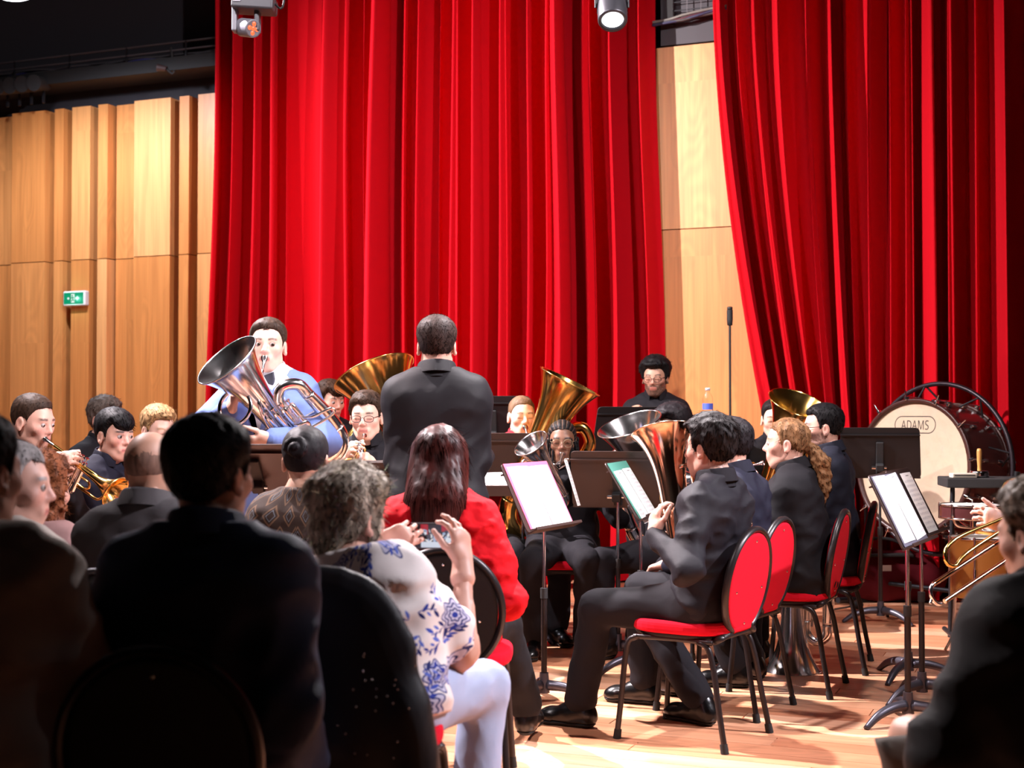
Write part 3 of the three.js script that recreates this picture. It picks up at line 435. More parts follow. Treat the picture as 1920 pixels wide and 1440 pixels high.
// ---------------------------------------------------------------- lamps in view
const glow = (c, i) => std(0x000000, .3, 0, { emissive: c, emissiveIntensity: i });
function canLamp(name, label, p, target, lensR, len, em, cat = 'stage lamp', light) {
  const o = thing(name, label, cat), d = target.clone().sub(p).normalize(); o.position.copy(p); o.quaternion.setFromUnitVectors(V(0, 0, 1), d); const gm = std(lin(.05, .05, .06), .4, .5), R = lensR * 1.35;
  part(o, 'housing', lathe([[0, -len], [R * .8, -len], [R * .95, -len * .8], [R, -len * .3], [R, 0], [R * .92, .012], [lensR, .004], [lensR, -.012], [0, -.012]], 28).rotateX(Math.PI / 2), gm);
  for (let i = 0; i < 9; i++) part(o, 'fin', box(R * 2.06, .004, R * .9, 0, 0, -len * .45 - i * .012, 0).rotateZ(0), matteBlack);
  part(o, 'lens', lathe([[0, .006], [lensR * .6, .003], [lensR, -.006], [lensR, -.010], [0, -.010]], 28).rotateX(Math.PI / 2), em);
  const q = o.quaternion.clone().invert(), up = V(0, 1, 0).applyQuaternion(q), sd = V(1, 0, 0); const top = up.clone().multiplyScalar(.28);
  part(o, 'yoke', [cyl(V(R * 1.08, 0, -len * .5), V(R * 1.08, 0, -len * .5).add(up.clone().multiplyScalar(.2)), .008), cyl(V(-R * 1.08, 0, -len * .5), V(-R * 1.08, 0, -len * .5).add(up.clone().multiplyScalar(.2)), .008), cyl(V(R * 1.08, 0, -len * .5).add(up.clone().multiplyScalar(.2)), V(-R * 1.08, 0, -len * .5).add(up.clone().multiplyScalar(.2)), .008)], blackMetal);
  const hang = 6.5 - p.y; part(o, 'hanger', cyl(V(0, 0, -len * .5).add(up.clone().multiplyScalar(.2)), V(0, 0, -len * .5).add(up.clone().multiplyScalar(hang)), .017), blackMetal);
  return o;
}
{ const p = at(1150, 33, 6.6), t = p.clone().add(V(0, -1, .62)); canLamp('ceiling_spotlight', 'round white-lit spotlight hanging in front of the red curtain', p, t, .053, .17, glow(lin(.95, .97, 1), 4)); aimSpot(p.clone().addScaledVector(t.clone().sub(p).normalize(), .03), t, lin(1, .93, .95), 70, 42, .6, .053); }
{ // moving head
  const p = at(462, 48, 6.9), o = thing('moving_head_lamp', 'grey moving-head lamp with orange glowing lens by the curtain', 'stage lamp'); o.position.copy(p); o.scale.setScalar(.75); const g = std(lin(.16, .16, .19), .45, .2), dk = std(lin(.06, .06, .07), .5, .3);
  part(o, 'base', box(.28, .10, .20, .03, .165, -.02, .015).rotateZ(-.06), dk); part(o, 'display', box(.05, .02, .004, -.06, .165, .084), std(lin(.3, .3, .35), .4));
  for (const s of [-1, 1]) part(o, 'arm', box(.035, .17, .09, s * .075 - .015, .06, -.02, .012), s < 0 ? g : dk);
  const hd = thingGroup(o, 'head'); hd.rotation.set(.25, .85, 0, 'YXZ');
  part(hd, 'shell', lathe([[0, -.09], [.05, -.085], [.062, -.06], [.062, .05], [.058, .064], [.05, .058], [0, .056]], 24).rotateX(Math.PI / 2), g);
  for (let i = 0; i < 5; i++) { const a = i / 4 * 2 * Math.PI, c = i === 4 ? [0, 0] : [Math.cos(a) * .03, Math.sin(a) * .03]; part(hd, 'lens', new THREE.SphereGeometry(.016, 14, 10).scale(1, 1, .5).translate(c[0], c[1], .058), glow(lin(1, .17, .06), 1.4)); }
  part(o, 'clamp', box(.05, .09, .05, .03, .26, -.02), blackMetal); part(o, 'hanger', cyl(V(.03, .29, -.02), V(.03, (6.5 - p.y) / .75, -.02), .016), blackMetal); part(o, 'cable', sweep([V(.16, .18, 0), V(.22, .13, .0), V(.24, .2, 0), V(.21, .3, 0)], .008, 20, 6), matteBlack);
  aimSpot(p.clone().add(V(.09, -.03, .08)), V(1, 0, -4), lin(1, .2, .08), 4, 25, .5, .05);
}
{ // house lamp at the upper edge
  const p = at(16, -14, 11), o = thing('house_lamp', 'bright white house lamp cut by the upper picture edge', 'lamp'); o.position.copy(p);
  part(o, 'housing', cyl(V(0, .02, 0), V(0, .2, 0), .17, .12, 28), matteBlack); part(o, 'diffuser', lathe([[0, -.03], [.1, -.022], [.15, 0], [.15, .02], [0, .02]], 28), glow(lin(.95, .96, 1), 6)); part(o, 'hanger', cyl(V(0, .2, 0), V(0, 6.5 - p.y, 0), .012), blackMetal);
  const l = new THREE.SpotLight(lin(.88, .88, 1), 66, 0, 1.45, .4, 2); l.position.copy(p).add(V(0, -.05, 0)); l.target.position.copy(p).add(V(.2, -4, -.4)); l.castShadow = true; l.shadow.radius = 6; scene.add(l, l.target);
}
LAMPS.forEach((L, i) => { const d = L.t.clone().sub(L.p).normalize(); canLamp('stage_spotlight', ['spotlight above the seats at the side wall, aimed across the stage', 'spotlight above the audience near the side wall', 'spotlight above the audience on the far side', 'spotlight above the middle of the audience', 'spotlight high over the percussion side', 'narrow spotlight aimed at the soloist'][i], L.p.clone().addScaledVector(d, -.03), L.t, L.r, .26, glow(L.c, 6)); });

// ---------------------------------------------------------------- furniture and instruments
const gold = std(lin(.92, .58, .17), .16, 1), silver = std(lin(.86, .84, .84), .17, 1), rose = std(lin(.90, .60, .42), .15, 1), chrome = std(lin(.8, .8, .82), .12, 1);
const chairRed = phys({ color: lin(.58, .005, .022), roughness: .9, sheen: .1, specularIntensity: .3, sheenColor: lin(.6, .02, .03), bumpMap: fabricBump, bumpScale: .001 }), tubeMat = std(lin(.022, .017, .018), .35, .35), rubber = std(lin(.01, .01, .01), .8), blackPad = phys({ color: lin(.014, .012, .012), roughness: .85, bumpMap: fabricBump, bumpScale: .001 });
const ovalShape = (w, h, n = 40, p = .82) => { const s = new THREE.Shape(); for (let i = 0; i < n; i++) { const a = i / n * 2 * Math.PI, x = Math.sign(Math.cos(a)) * Math.abs(Math.cos(a)) ** p * w, y = Math.sign(Math.sin(a)) * Math.abs(Math.sin(a)) ** p * h; i ? s.lineTo(x, y) : s.moveTo(x, y); } s.closePath(); return s; };
const extr = (s, d, b = .006) => new THREE.ExtrudeGeometry(s, { depth: d - 2 * b, bevelEnabled: true, bevelThickness: b, bevelSize: b, bevelSegments: 3, curveSegments: 20 }).translate(0, 0, b);
const chairGeo = (() => {
  const G = {}; G.seat = extr(ovalShape(.205, .20, 44, .6), .05, .018).rotateX(-Math.PI / 2).translate(0, .435, .0); G.pan = extr(ovalShape(.195, .19, 40, .6), .014, .004).rotateX(-Math.PI / 2).translate(0, .420, 0);
  const tilt = g => g.rotateX(-.17).translate(0, .635, -.235); G.back = tilt(extr(ovalShape(.170, .188, 44, .92), .034, .012).translate(0, .0, -.012));
  const P = []; for (let i = 0; i <= 36; i++) { const a = mix(-1.12, Math.PI + 1.12, i / 36); P.push(V(Math.cos(a) * .196, Math.sin(a) * .212, 0)); }
  P.unshift(V(.15, -.235, .03), V(.165, -.22, .012)); P.push(V(-.165, -.22, .012), V(-.15, -.235, .03)); G.hoop = tilt(sweep(P, .0125, 90, 8).scale(1, 1, 1.25));
  G.screws = []; for (const [x, y] of [[0, .165], [-.12, -.03], [.12, -.03], [0, -.165]]) G.screws.push(tilt(new THREE.SphereGeometry(.0055, 8, 6).scale(1, 1, .5).translate(x, y, -.014)));
  G.rail = []; for (const s of [-1, 1]) G.rail.push(sweep([V(s * .19, .412, .17), V(s * .185, .415, 0), V(s * .19, .412, -.17)], .011, 12, 8)); G.rail.push(cyl(V(-.19, .412, .12), V(.19, .412, .12), .009), cyl(V(-.19, .412, -.12), V(.19, .412, -.12), .009), cyl(V(-.15, .43, -.195), V(.15, .43, -.195), .011));
  G.leg = []; G.cap = []; for (const s of [-1, 1]) for (const f of [1, -1]) { const foot = V(s * .215, 0, f * .235), top = f > 0 ? [V(s * .195, .34, .205), V(s * .192, .395, .19), V(s * .19, .412, .15)] : [V(s * .195, .33, -.175), V(s * .192, .395, -.15), V(s * .19, .412, -.11)]; G.leg.push(sweep([foot.clone().setY(.01), foot.clone().lerp(top[0], .5), ...top], .0122, 24, 8)); G.cap.push(cyl(foot, foot.clone().lerp(top[0], .11), .0165, .015, 10)); }
  return G;
})();
function chair(x, z, yaw, label, dark, group) {
  const o = thing('stacking_chair', label, 'chair', group), G = chairGeo; o.position.set(x, 0, z); o.rotation.y = yaw;
  part(o, 'seat', G.seat, chairRed); part(o, 'seat_pan', G.pan, matteBlack); const b = part(o, 'backrest', G.back, dark ? blackPad : chairRed); for (const s of G.screws) part(b, 'screw', s, chrome); part(o, 'back_frame', G.hoop, tubeMat); part(o, 'seat_frame', G.rail.map(g => g.clone()), tubeMat);
  G.leg.forEach((g, i) => { const l = part(o, 'leg', g, tubeMat); part(l, 'foot_cap', G.cap[i], rubber); }); return o;
}
const deskMat = std(lin(.050, .030, .026), .42, .25), deskDark = std(lin(.012, .010, .011), .5, .2), castMat = std(lin(.10, .095, .12), .38, .6);
const roundRect = (w, h, r) => { const s = new THREE.Shape(); s.moveTo(-w + r, -h); s.lineTo(w - r, -h); s.quadraticCurveTo(w, -h, w, -h + r); s.lineTo(w - .012, h - r); s.quadraticCurveTo(w - .012, h, w - .012 - r, h); s.lineTo(-w + .012 + r, h); s.quadraticCurveTo(-w + .012, h, -w + .012, h - r); s.lineTo(-w, -h + r); s.quadraticCurveTo(-w, -h, -w + r, -h); return s; };
const standGeo = (() => { const G = {}; G.desk = extr(roundRect(.25, .165, .03), .006, .0015).translate(0, .165, 0); G.fold = box(.485, .006, .012, 0, .285, -.006); G.lip = [box(.5, .006, .05, 0, 0, .025), box(.5, .012, .004, 0, .004, .05)];
  G.clamp = [box(.045, .22, .018, 0, .13, -.012, .005), box(.05, .05, .04, 0, .08, -.035, .008)]; G.knob = cyl(V(.026, .08, -.035), V(.05, .08, -.035), .012, .012, 10); G.bolt = cyl(V(-.026, .08, -.035), V(-.04, .08, -.035), .008, .008, 8);
  G.legs = []; for (let i = 0; i < 3; i++) { const a = i * 2 * Math.PI / 3, c = Math.cos(a), s = Math.sin(a); G.legs.push(sweep([V(c * .02, .075, s * .02), V(c * .09, .072, s * .09), V(c * .17, .05, s * .17), V(c * .245, .004, s * .245)], [.024, .021, .018, .012], 18, 10).scale(1, 1, 1)); } return G; })();
function stand(x, z, yaw, h, tilt, label, o2 = {}) {
  const o = thing('music_stand', label, 'music stand', o2.group), G = standGeo, dm = o2.dark ? deskDark : deskMat; o.position.set(x, 0, z); o.rotation.y = yaw;
  const hub = part(o, 'hub', cyl(V(0, .04, 0), V(0, .13, 0), .026, .02, 14), castMat), lr = o2.leg || 0; for (const g of G.legs) { const l = part(o, 'leg', g, castMat); l.rotation.y = lr; }
  part(o, 'lower_tube', cyl(V(0, .1, 0), V(0, h * .62, 0), .0135, .0135, 12), tubeMat); part(o, 'collar', cyl(V(0, h * .6, 0), V(0, h * .66, 0), .017, .017, 12), matteBlack); part(o, 'upper_tube', cyl(V(0, h * .62, 0), V(0, h + .06, 0), .0085, .0085, 10), o2.dark ? matteBlack : chrome);
  const d = new THREE.Group(); d.position.set(0, h, .035); d.rotation.x = -tilt; d.updateMatrix(); const M = g => g.clone().applyMatrix4(d.matrix);
  const dk = part(o, 'desk', M(G.desk), dm); part(dk, 'fold_line', M(G.fold), dm); part(o, 'ledge', G.lip.map(M), dm); const cl = part(o, 'clamp', G.clamp.map(M), matteBlack); part(cl, 'knob', M(G.knob), chrome); part(cl, 'bolt', M(G.bolt), chrome);
  o.updateMatrixWorld(); return { o, m: o.matrixWorld.clone().multiply(d.matrix) };
}
const musicTex = [3, 8].map(s => canvasTex(420, 594, (c, w, h) => { seed_ = s; c.fillStyle = '#fdfcfa'; c.fillRect(0, 0, w, h); c.fillStyle = '#999'; c.fillRect(150, 26, 120, 9); c.fillRect(320, 46, 60, 5); for (let i = 0; i < 11; i++) { const y = 76 + i * 46; c.fillStyle = '#c4c4c8'; for (let k = 0; k < 5; k++) c.fillRect(26, y + k * 5, 368, 1.2); c.fillStyle = '#a8a8ae'; for (let k = 0; k < 26; k++) { if (rnd() < .2) continue; const x = 40 + k * 13.5, yy = y + rnd() * 20; c.beginPath(); c.ellipse(x, yy, 3.4, 2.5, -.4, 0, 7); c.fill(); c.fillRect(x + 2.4, yy - 15, 1.2, 15); } } }));
const paper = musicTex.map(t => std(0xffffff, .8, 0, { map: t })), pink = std(lin(.72, .12, .22), .6), greyFolder = std(lin(.16, .15, .20), .6), greenFolder = std(lin(.12, .42, .33), .6);
function sheets(m, label, o2 = {}) {
  const o = thing('sheet_music', label, 'sheet music', o2.group); o.applyMatrix4(m); const n = o2.n || 2, w = .212, h = .297, x0 = -(n - 1) * .108 + (o2.dx || 0);
  if (o2.folder) part(o, 'folder', box(.02 + n * .222, .315, .003, x0 + (n - 1) * .108 + (o2.fx || 0), .166 + (o2.fy || 0), .0085), o2.folder);
  for (let i = 0; i < n; i++) { const g = new THREE.PlaneGeometry(w, h, 8, 1), p = g.attributes.position; for (let k = 0; k < p.count; k++) p.setZ(k, .004 * Math.sin((p.getX(k) / w + .5) * Math.PI)); g.computeVertexNormals(); const q = part(o, 'page', [g, g.clone().translate(0, 0, -.0006)], paper[i % 2]); q.position.set(x0 + i * .216, .158 + rr(-.004, .008) + (o2.dy || 0), .0115 + i * .001); q.rotation.z = rr(-.012, .012) + (o2.rot ? o2.rot[i] : 0); }
  return o;
}
// ---- brass
function bellProfile(r0, R, y0, y1, pw = 5, mixLin = .28, t = .0018) { const P = []; for (let i = 0; i <= 30; i++) { const s = i / 30; P.push([r0 + (R - r0) * (mixLin * s + (1 - mixLin) * Math.pow(s, pw)), mix(y0, y1, s)]); } const inn = P.map(p => [Math.max(.002, p[0] - t), p[1] + .0005]).reverse(); return [...P, [R + .004, y1 + .001], [R + .004, y1 + .006], [R - .001, y1 + .005], ...inn]; }
function tuba(o2) {                                            // tuba, euphonium or tenor horn: bell axis = local y, player's side = local +z
  const o = thing(o2.name, o2.label, o2.cat, o2.group), L = o2.L, R = o2.R, m = o2.mat, m2 = o2.mat2 || m, ax = o2.axis.clone().normalize(), zf = o2.face.clone().addScaledVector(ax, -o2.face.dot(ax)).normalize(), xf = ax.clone().cross(zf), sx = o2.flip ? -1 : 1;
  o.matrix.makeBasis(xf, ax, zf); o.quaternion.setFromRotationMatrix(o.matrix); o.position.copy(o2.bell).addScaledVector(ax, -L); o.updateMatrixWorld(); const inv = o.matrixWorld.clone().invert();
  const tb = o2.tb || .62, r1 = R * (o2.throat || .24), y0 = L * .2, w = sx * L * .30, k = o2.k || 1;
  const bell = part(o, 'bell', lathe(bellProfile(r1, R, y0, L, o2.pw || 5, o2.ml || .3), 48), m); part(bell, 'rim', new THREE.TorusGeometry(R + .002, .0035, 8, 60).rotateX(Math.PI / 2).translate(0, L + .003, 0), m2);
  const bow = []; for (let i = 0; i <= 14; i++) { const a = Math.PI + i / 14 * Math.PI; bow.push(V(w / 2 + Math.cos(a) * w / 2 , y0 + Math.sin(a) * Math.abs(w) * .55, 0)); } if (sx) part(o, 'bottom_bow', sweep(bow, [r1, r1 * .92, r1 * .82], 40, 18), m);
  part(o, 'outer_branch', sweep([V(w, y0, 0), V(w * 1.02, L * tb * .65, 0), V(w * 1.0, L * tb, .01)], [r1 * .82, r1 * .72, r1 * .62], 20, 16), m);
  part(o, 'top_bow', sweep([V(w, L * tb, .01), V(w * .98, L * (tb + .1), .02), V(w * .72, L * (tb + .155), .045), V(w * .5, L * (tb + .1), .06), V(w * .48, L * (tb - .02), .065)], [r1 * .62, r1 * .58, r1 * .54, r1 * .5], 40, 14), m);
  part(o, 'inner_branch', sweep([V(w * .48, L * (tb - .02), .065), V(w * .48, L * .3, .07), V(w * .42, L * .17, .07), V(w * .2, L * .14, .07), V(w * .1, L * .2, .07), V(w * .1, L * .36, .075)], [r1 * .5, r1 * .45, r1 * .4, r1 * .36], 60, 12), m);
  const vz = .085 * k + r1 * .3, vb = thingGroup(o, 'valve_block'); for (let i = 0; i < (o2.valves || 3); i++) { const x = w * .2 + sx * (i - .5) * .045 * k, yb = L * .33, vh = .16 * k; part(vb, 'valve', [cyl(V(x, yb, vz), V(x, yb + vh, vz), .0165 * k, .0165 * k, 16), cyl(V(x, yb - .012, vz), V(x, yb, vz), .012 * k, .0185 * k, 16), cyl(V(x, yb + vh, vz), V(x, yb + vh + .012, vz), .0185 * k, .015 * k, 16), cyl(V(x, yb + vh, vz), V(x, yb + vh + .035, vz), .004, .004, 8), cyl(V(x, yb + vh + .033, vz), V(x, yb + vh + .038, vz), .011, .011, 12)], m2);
    part(vb, 'slide', sweep([V(x, yb + .04 * k, vz), V(x - sx * .012, yb + .04 * k, vz + .04 * k), V(x - sx * .02 + sx * (i - 1) * .05 * k, yb + .04 * k, vz + .055 * k), V(x - sx * .02 + sx * (i - 1) * .10 * k, yb + .055 * k, vz + .055 * k), V(x - sx * .02 + sx * (i - 1) * .10 * k, yb + .075 * k, vz + .055 * k), V(x - sx * .02 + sx * (i - 1) * .05 * k, yb + .085 * k, vz + .055 * k), V(x, yb + .085 * k, vz)], .0075 * k, 40, 8), m); }
  for (let i = 0; i < 3; i++) part(o, 'tuning_slide', sweep([V(w * (.25 + i * .16), L * .42, .06 + .012 * i), V(w * (.25 + i * .16), L * (tb - .06 + .03 * i), .06 + .012 * i), V(w * (.28 + i * .16), L * (tb - .03 + .03 * i), .06 + .012 * i), V(w * (.33 + i * .16), L * (tb - .03 + .03 * i), .06 + .012 * i), V(w * (.36 + i * .16), L * (tb - .06 + .03 * i), .06 + .012 * i), V(w * (.36 + i * .16), L * .42, .06 + .012 * i)], .0075 * k, 44, 8), m2);
  for (const [a, b] of [[V(0, L * .38, 0), V(w, L * .38, 0)], [V(0, L * .5, 0), V(w * .48, L * .5, .065)], [V(w * .1, L * .3, .07), V(w * .48, L * .3, .07)]]) part(o, 'brace', cyl(a, b, .005, .005, 8), m2);
  if (o2.pipe) { part(o, 'leadpipe', sweep(o2.pipe.map(p => p.clone().applyMatrix4(inv)), .0075, 50, 10), gold); const a = o2.pipe[0].clone().applyMatrix4(inv), b = o2.pipe[1].clone().applyMatrix4(inv), d = a.clone().sub(b).normalize(); part(o, 'mouthpiece', cyl(a.clone().addScaledVector(d, -.05), a.clone().addScaledVector(d, .02), .006, .016, 16), silver); }
  for (const [c, r] of o2.loops || []) part(o, 'main_slide', new THREE.TorusGeometry(r, .009, 10, 50).applyQuaternion(o.quaternion.clone().invert().multiply(new THREE.Quaternion().setFromEuler(new THREE.Euler(-.2, -.3, 0)))).translate(...c.clone().applyMatrix4(inv).toArray()), m2);
  if (o2.mouth && !o2.pipe) {
    const mp = o2.mouth.clone().applyMatrix4(inv), dir = mp.clone().sub(V(0, mp.y - .08, r1 + .01)).normalize(), e = mp.clone().addScaledVector(dir, -.06), st = V(w * .2 - sx * .03, L * .36, vz), side = r1 + .02;
    const mid = V(mix(e.x, 0, .5), mix(e.y, L * .62, .5), Math.max(side, e.z * .6));
    part(o, 'leadpipe', sweep([st, V(st.x - sx * .02, L * .46, vz * .95), mid, e], [.011 * k, .009, .0065], 40, 10), m2);
    const g = lathe([[.004, 0], [.0055, .004], [.0065, .03], [.008, .05], [.0125 + .003 * k, .064], [.016 + .003 * k, .074], [.0165 + .003 * k, .078], [.013 + .002 * k, .078], [.004, .062], [.003, .01]], 20); g.applyQuaternion(new THREE.Quaternion().setFromUnitVectors(V(0, 1, 0), dir)).translate(e.x - dir.x * .01, e.y - dir.y * .01, e.z - dir.z * .01); part(o, 'mouthpiece', g, silver);
  }
  return o;
}
function cornet(o2) {                                          // local +z = bell direction, mouthpiece at the origin
  const o = thing(o2.name || 'cornet', o2.label, o2.cat || 'cornet', 'cornets'), d = o2.dir.clone().normalize(), up = (o2.up || V(0, 1, 0)).clone().addScaledVector(d, -(o2.up || V(0, 1, 0)).dot(d)).normalize(), x = up.clone().cross(d); o.matrix.makeBasis(x, up, d); o.quaternion.setFromRotationMatrix(o.matrix); o.position.copy(o2.mouth); const m = o2.mat || gold, k = o2.k || 1, Lb = .44 * k;
  const bell = part(o, 'bell', lathe(bellProfile(.0085, .062 * (o2.br || 1), 0, .24 * k, 5, .22, .0012), 36).rotateX(Math.PI / 2).translate(0, -.012, Lb - .24 * k), m); part(bell, 'rim', new THREE.TorusGeometry(.063 * (o2.br || 1), .002, 6, 40).translate(0, -.012, Lb + .003), m);
  part(o, 'mouthpiece', lathe([[.003, .085], [.0045, .08], [.0055, .04], [.0085, .018], [.0125, .008], [.0132, .002], [.011, 0], [.003, .02]], 20).rotateX(Math.PI / 2), silver);
  part(o, 'leadpipe', sweep([V(0, 0, .06), V(0, 0, .2 * k), V(0, 0, .34 * k), V(.008, -.016, .385 * k), V(.016, -.055, .39 * k), V(.018, -.092, .37 * k), V(.018, -.098, .30 * k), V(.012, -.098, .22 * k)], .0062, 70, 8), m);
  part(o, 'bell_bow', sweep([V(0, -.012, Lb - .24 * k), V(0, -.012, .12 * k), V(.0, -.024, .06 * k), V(.004, -.06, .045 * k), V(.008, -.095, .065 * k), V(.010, -.102, .12 * k), V(.010, -.102, .19 * k)], [.0085, .0075, .0068, .0065], 60, 10), m);
  for (let i = 0; i < 3; i++) { const z = (.185 + i * .027) * k; part(o, 'valve', [cyl(V(.006, -.125, z), V(.006, .005, z), .0115, .0115, 14), cyl(V(.006, -.137, z), V(.006, -.125, z), .008, .013, 14), cyl(V(.006, .005, z), V(.006, .015, z), .013, .010, 14), cyl(V(.006, .015, z), V(.006, .036, z), .003, .003, 8), cyl(V(.006, .034, z), V(.006, .039, z), .009, .009, 12)], silver); }
  for (const s of [-1, 1]) part(o, 'slide', sweep([V(.006, -.05, (.185 + (s + 1) * .027) * k), V(.006, -.05, (.185 + (s + 1) * .027 + s * .06) * k), V(.006, -.066, (.185 + (s + 1) * .027 + s * .072) * k), V(.006, -.082, (.185 + (s + 1) * .027 + s * .06) * k), V(.006, -.082, (.185 + (s + 1) * .027) * k)], .0055, 30, 8), m);
  part(o, 'brace', [cyl(V(0, 0, .15 * k), V(0, -.012, .15 * k), .003), cyl(V(0, 0, .30 * k), V(0, -.012, .30 * k), .003)], m); return o;
}

// ---------------------------------------------------------------- band
const BLK = [.011, .010, .013], NAVY = [.013, .013, .024];
const H_ = { brown: [.045, .024, .015], dark: [.012, .008, .008], black: [.007, .006, .007], blond: [.34, .19, .08], ash: [.10, .075, .06], grey: [.26, .21, .18], red: [.10, .018, .010], auburn: [.16, .045, .018] };
const crop = (c, x = {}) => ({ style: 'short', c, t: .005, top: .014, amp: .003, freq: 60, strands: 1400, len_s: .012, lift: .45, curl: .25, ...x });
function cornetHands(m, d, up = V(0, 1, 0)) {                   // both hands on the valves
  d = d.clone().normalize(); const u = up.clone().addScaledVector(d, -up.dot(d)).normalize(), r = d.clone().cross(u).normalize(), v = m.clone().addScaledVector(d, .205), mk = (a, b, c) => v.clone().addScaledVector(d, a).addScaledVector(u, b).addScaledVector(r, c);
  return { R: { p: mk(-.085, -.055, .062), d: d.clone().multiplyScalar(.75).addScaledVector(u, .65).addScaledVector(r, -.15), n: r.clone().multiplyScalar(-.85).addScaledVector(u, -.3), curl: [.75, .75, .8, .9], thumb: [.4, .5], pole: null }, L: { p: mk(-.06, -.115, -.062), d: d.clone().multiplyScalar(.55).addScaledVector(u, .7).addScaledVector(r, .3), n: r.clone().multiplyScalar(.9).addScaledVector(d, .1), curl: [1.05, 1.05, 1.1, 1.15], thumb: [.5, .6] } };
}
const tubaHands = (bell, axis, L, face, rt) => { const c = bell.clone().addScaledVector(axis, -L * .55); return { R: { p: c.clone().addScaledVector(face, .16).addScaledVector(rt, .10).addScaledVector(axis, -.10), d: axis.clone().multiplyScalar(.6).addScaledVector(rt, -.6), n: face.clone().multiplyScalar(-.8).addScaledVector(rt, -.3), curl: [.6, .6, .65, .7] }, L: { p: c.clone().addScaledVector(face, .06).addScaledVector(rt, -.20), d: axis.clone().multiplyScalar(.4).addScaledVector(face, -.5).addScaledVector(rt, .3), n: rt.clone(), curl: [.6, .6, .6, .6] } }; };
const yawDir = y => V(Math.sin(y), 0, Math.cos(y));
function seatFor(x, z, yaw, label, dark, back = 0) { const d = yawDir(yaw); return chair(x - d.x * (.06 + back), z - d.z * (.06 + back), yaw, label, dark, dark ? 'audience chairs' : 'red-backed band chairs'); }
const bandShirt = (x = {}) => ({ c: BLK, collar: true, fold: .006, freq: 8, loose: .014, ...x });

// --- cornet row at the side of the oak wall
{ const yaw = rad(72), m = at(84, 822, 6.12), d = V(.31, -.19, .12), h = cornetHands(m, d); h.R.pole = V(-.6, -1, .2); h.L.pole = V(.6, -1, 0);
  person({ label: 'cornet player with cropped dark hair nearest the oak wall edge', at: [-2.23, -6.2], yaw, top: 1.385, lean: .1, head: [rad(-2), .22, 0], skin: 'fair', hair: crop(H_.brown, { t: .003, top: .012 }), shirt: bandShirt(), L: h.L, R: h.R, gaze: [.1, -.3], beard: .15, group: 'band musicians' });
  cornet({ label: 'brass flugelhorn played beside the oak wall', mouth: m, dir: d, mat: gold, k: 1.0, br: 1.15, name: 'flugelhorn', cat: 'flugelhorn' }); seatFor(-2.27, -6.2, yaw, 'red-backed chair under the cropped-haired cornet player'); }
{ const yaw = rad(60); person({ label: 'young player with straight dark fringe listening behind the flugelhorn', at: [-1.98, -6.75], yaw, top: 1.315, lean: .05, head: [rad(-8), .12, 0], skin: 'fair', hair: crop(H_.black, { t: .010, top: .016, fringe: .042, strands: 1800, len_s: .035, forward: 1, lift: .1, curl: .1 }), shirt: bandShirt({ c: NAVY }), gaze: [.3, 0], group: 'band musicians', L: { l: V(.12, .72, .28), d: V(-.5, .2, 1), n: V(-1, 0, 0), local: true }, R: { l: V(-.10, .78, .30), d: V(.5, .2, 1), n: V(1, 0, 0), local: true } }); seatFor(-1.98, -6.75, yaw, 'red-backed chair under the player with the dark fringe');
  cornet({ label: 'brass cornet held low by the player with the dark fringe', mouth: V(-1.78, .93, -6.52), dir: V(.6, -.35, .35), mat: gold }); }
{ const yaw = rad(60); person({ label: 'player with ash-grey curly hair hidden behind the fringed player', at: [-2.40, -8.1], yaw, top: 1.385, head: [0, .1, 0], skin: 'fair', hair: { style: 'short', c: [.13, .10, .085], t: .014, top: .02, amp: .008, freq: 50, strands: 1500, len_s: .02, curl: .7, lift: .5 }, shirt: bandShirt(), hres: .007, group: 'band musicians' }); seatFor(-2.40, -8.1, yaw, 'red-backed chair under the ash-haired player'); }
{ const yaw = rad(45); person({ label: 'blond player looking down over his cornet beside the oak wall', at: [-1.90, -7.3], yaw, top: 1.335, lean: .05, head: [0, .25, 0], skin: 'pale', closed: true, hair: crop(H_.blond, { c2: [.42, .25, .12], t: .009, top: .018, amp: .005, strands: 1700, len_s: .028, forward: .6, lift: .3 }), shirt: bandShirt(), group: 'band musicians' }); seatFor(-1.90, -7.3, yaw, 'red-backed chair under the blond player'); }
{ const yaw = rad(30); person({ label: 'close-cropped player half hidden below the silver euphonium', at: [-1.70, -7.85], yaw, top: 1.36, head: [0, .2, 0], skin: 'pale', closed: true, hair: crop([.06, .045, .035], { t: .003, top: .008 }), shirt: bandShirt(), hres: .007, group: 'band musicians' }); seatFor(-1.70, -7.85, yaw, 'red-backed chair under the close-cropped player'); }

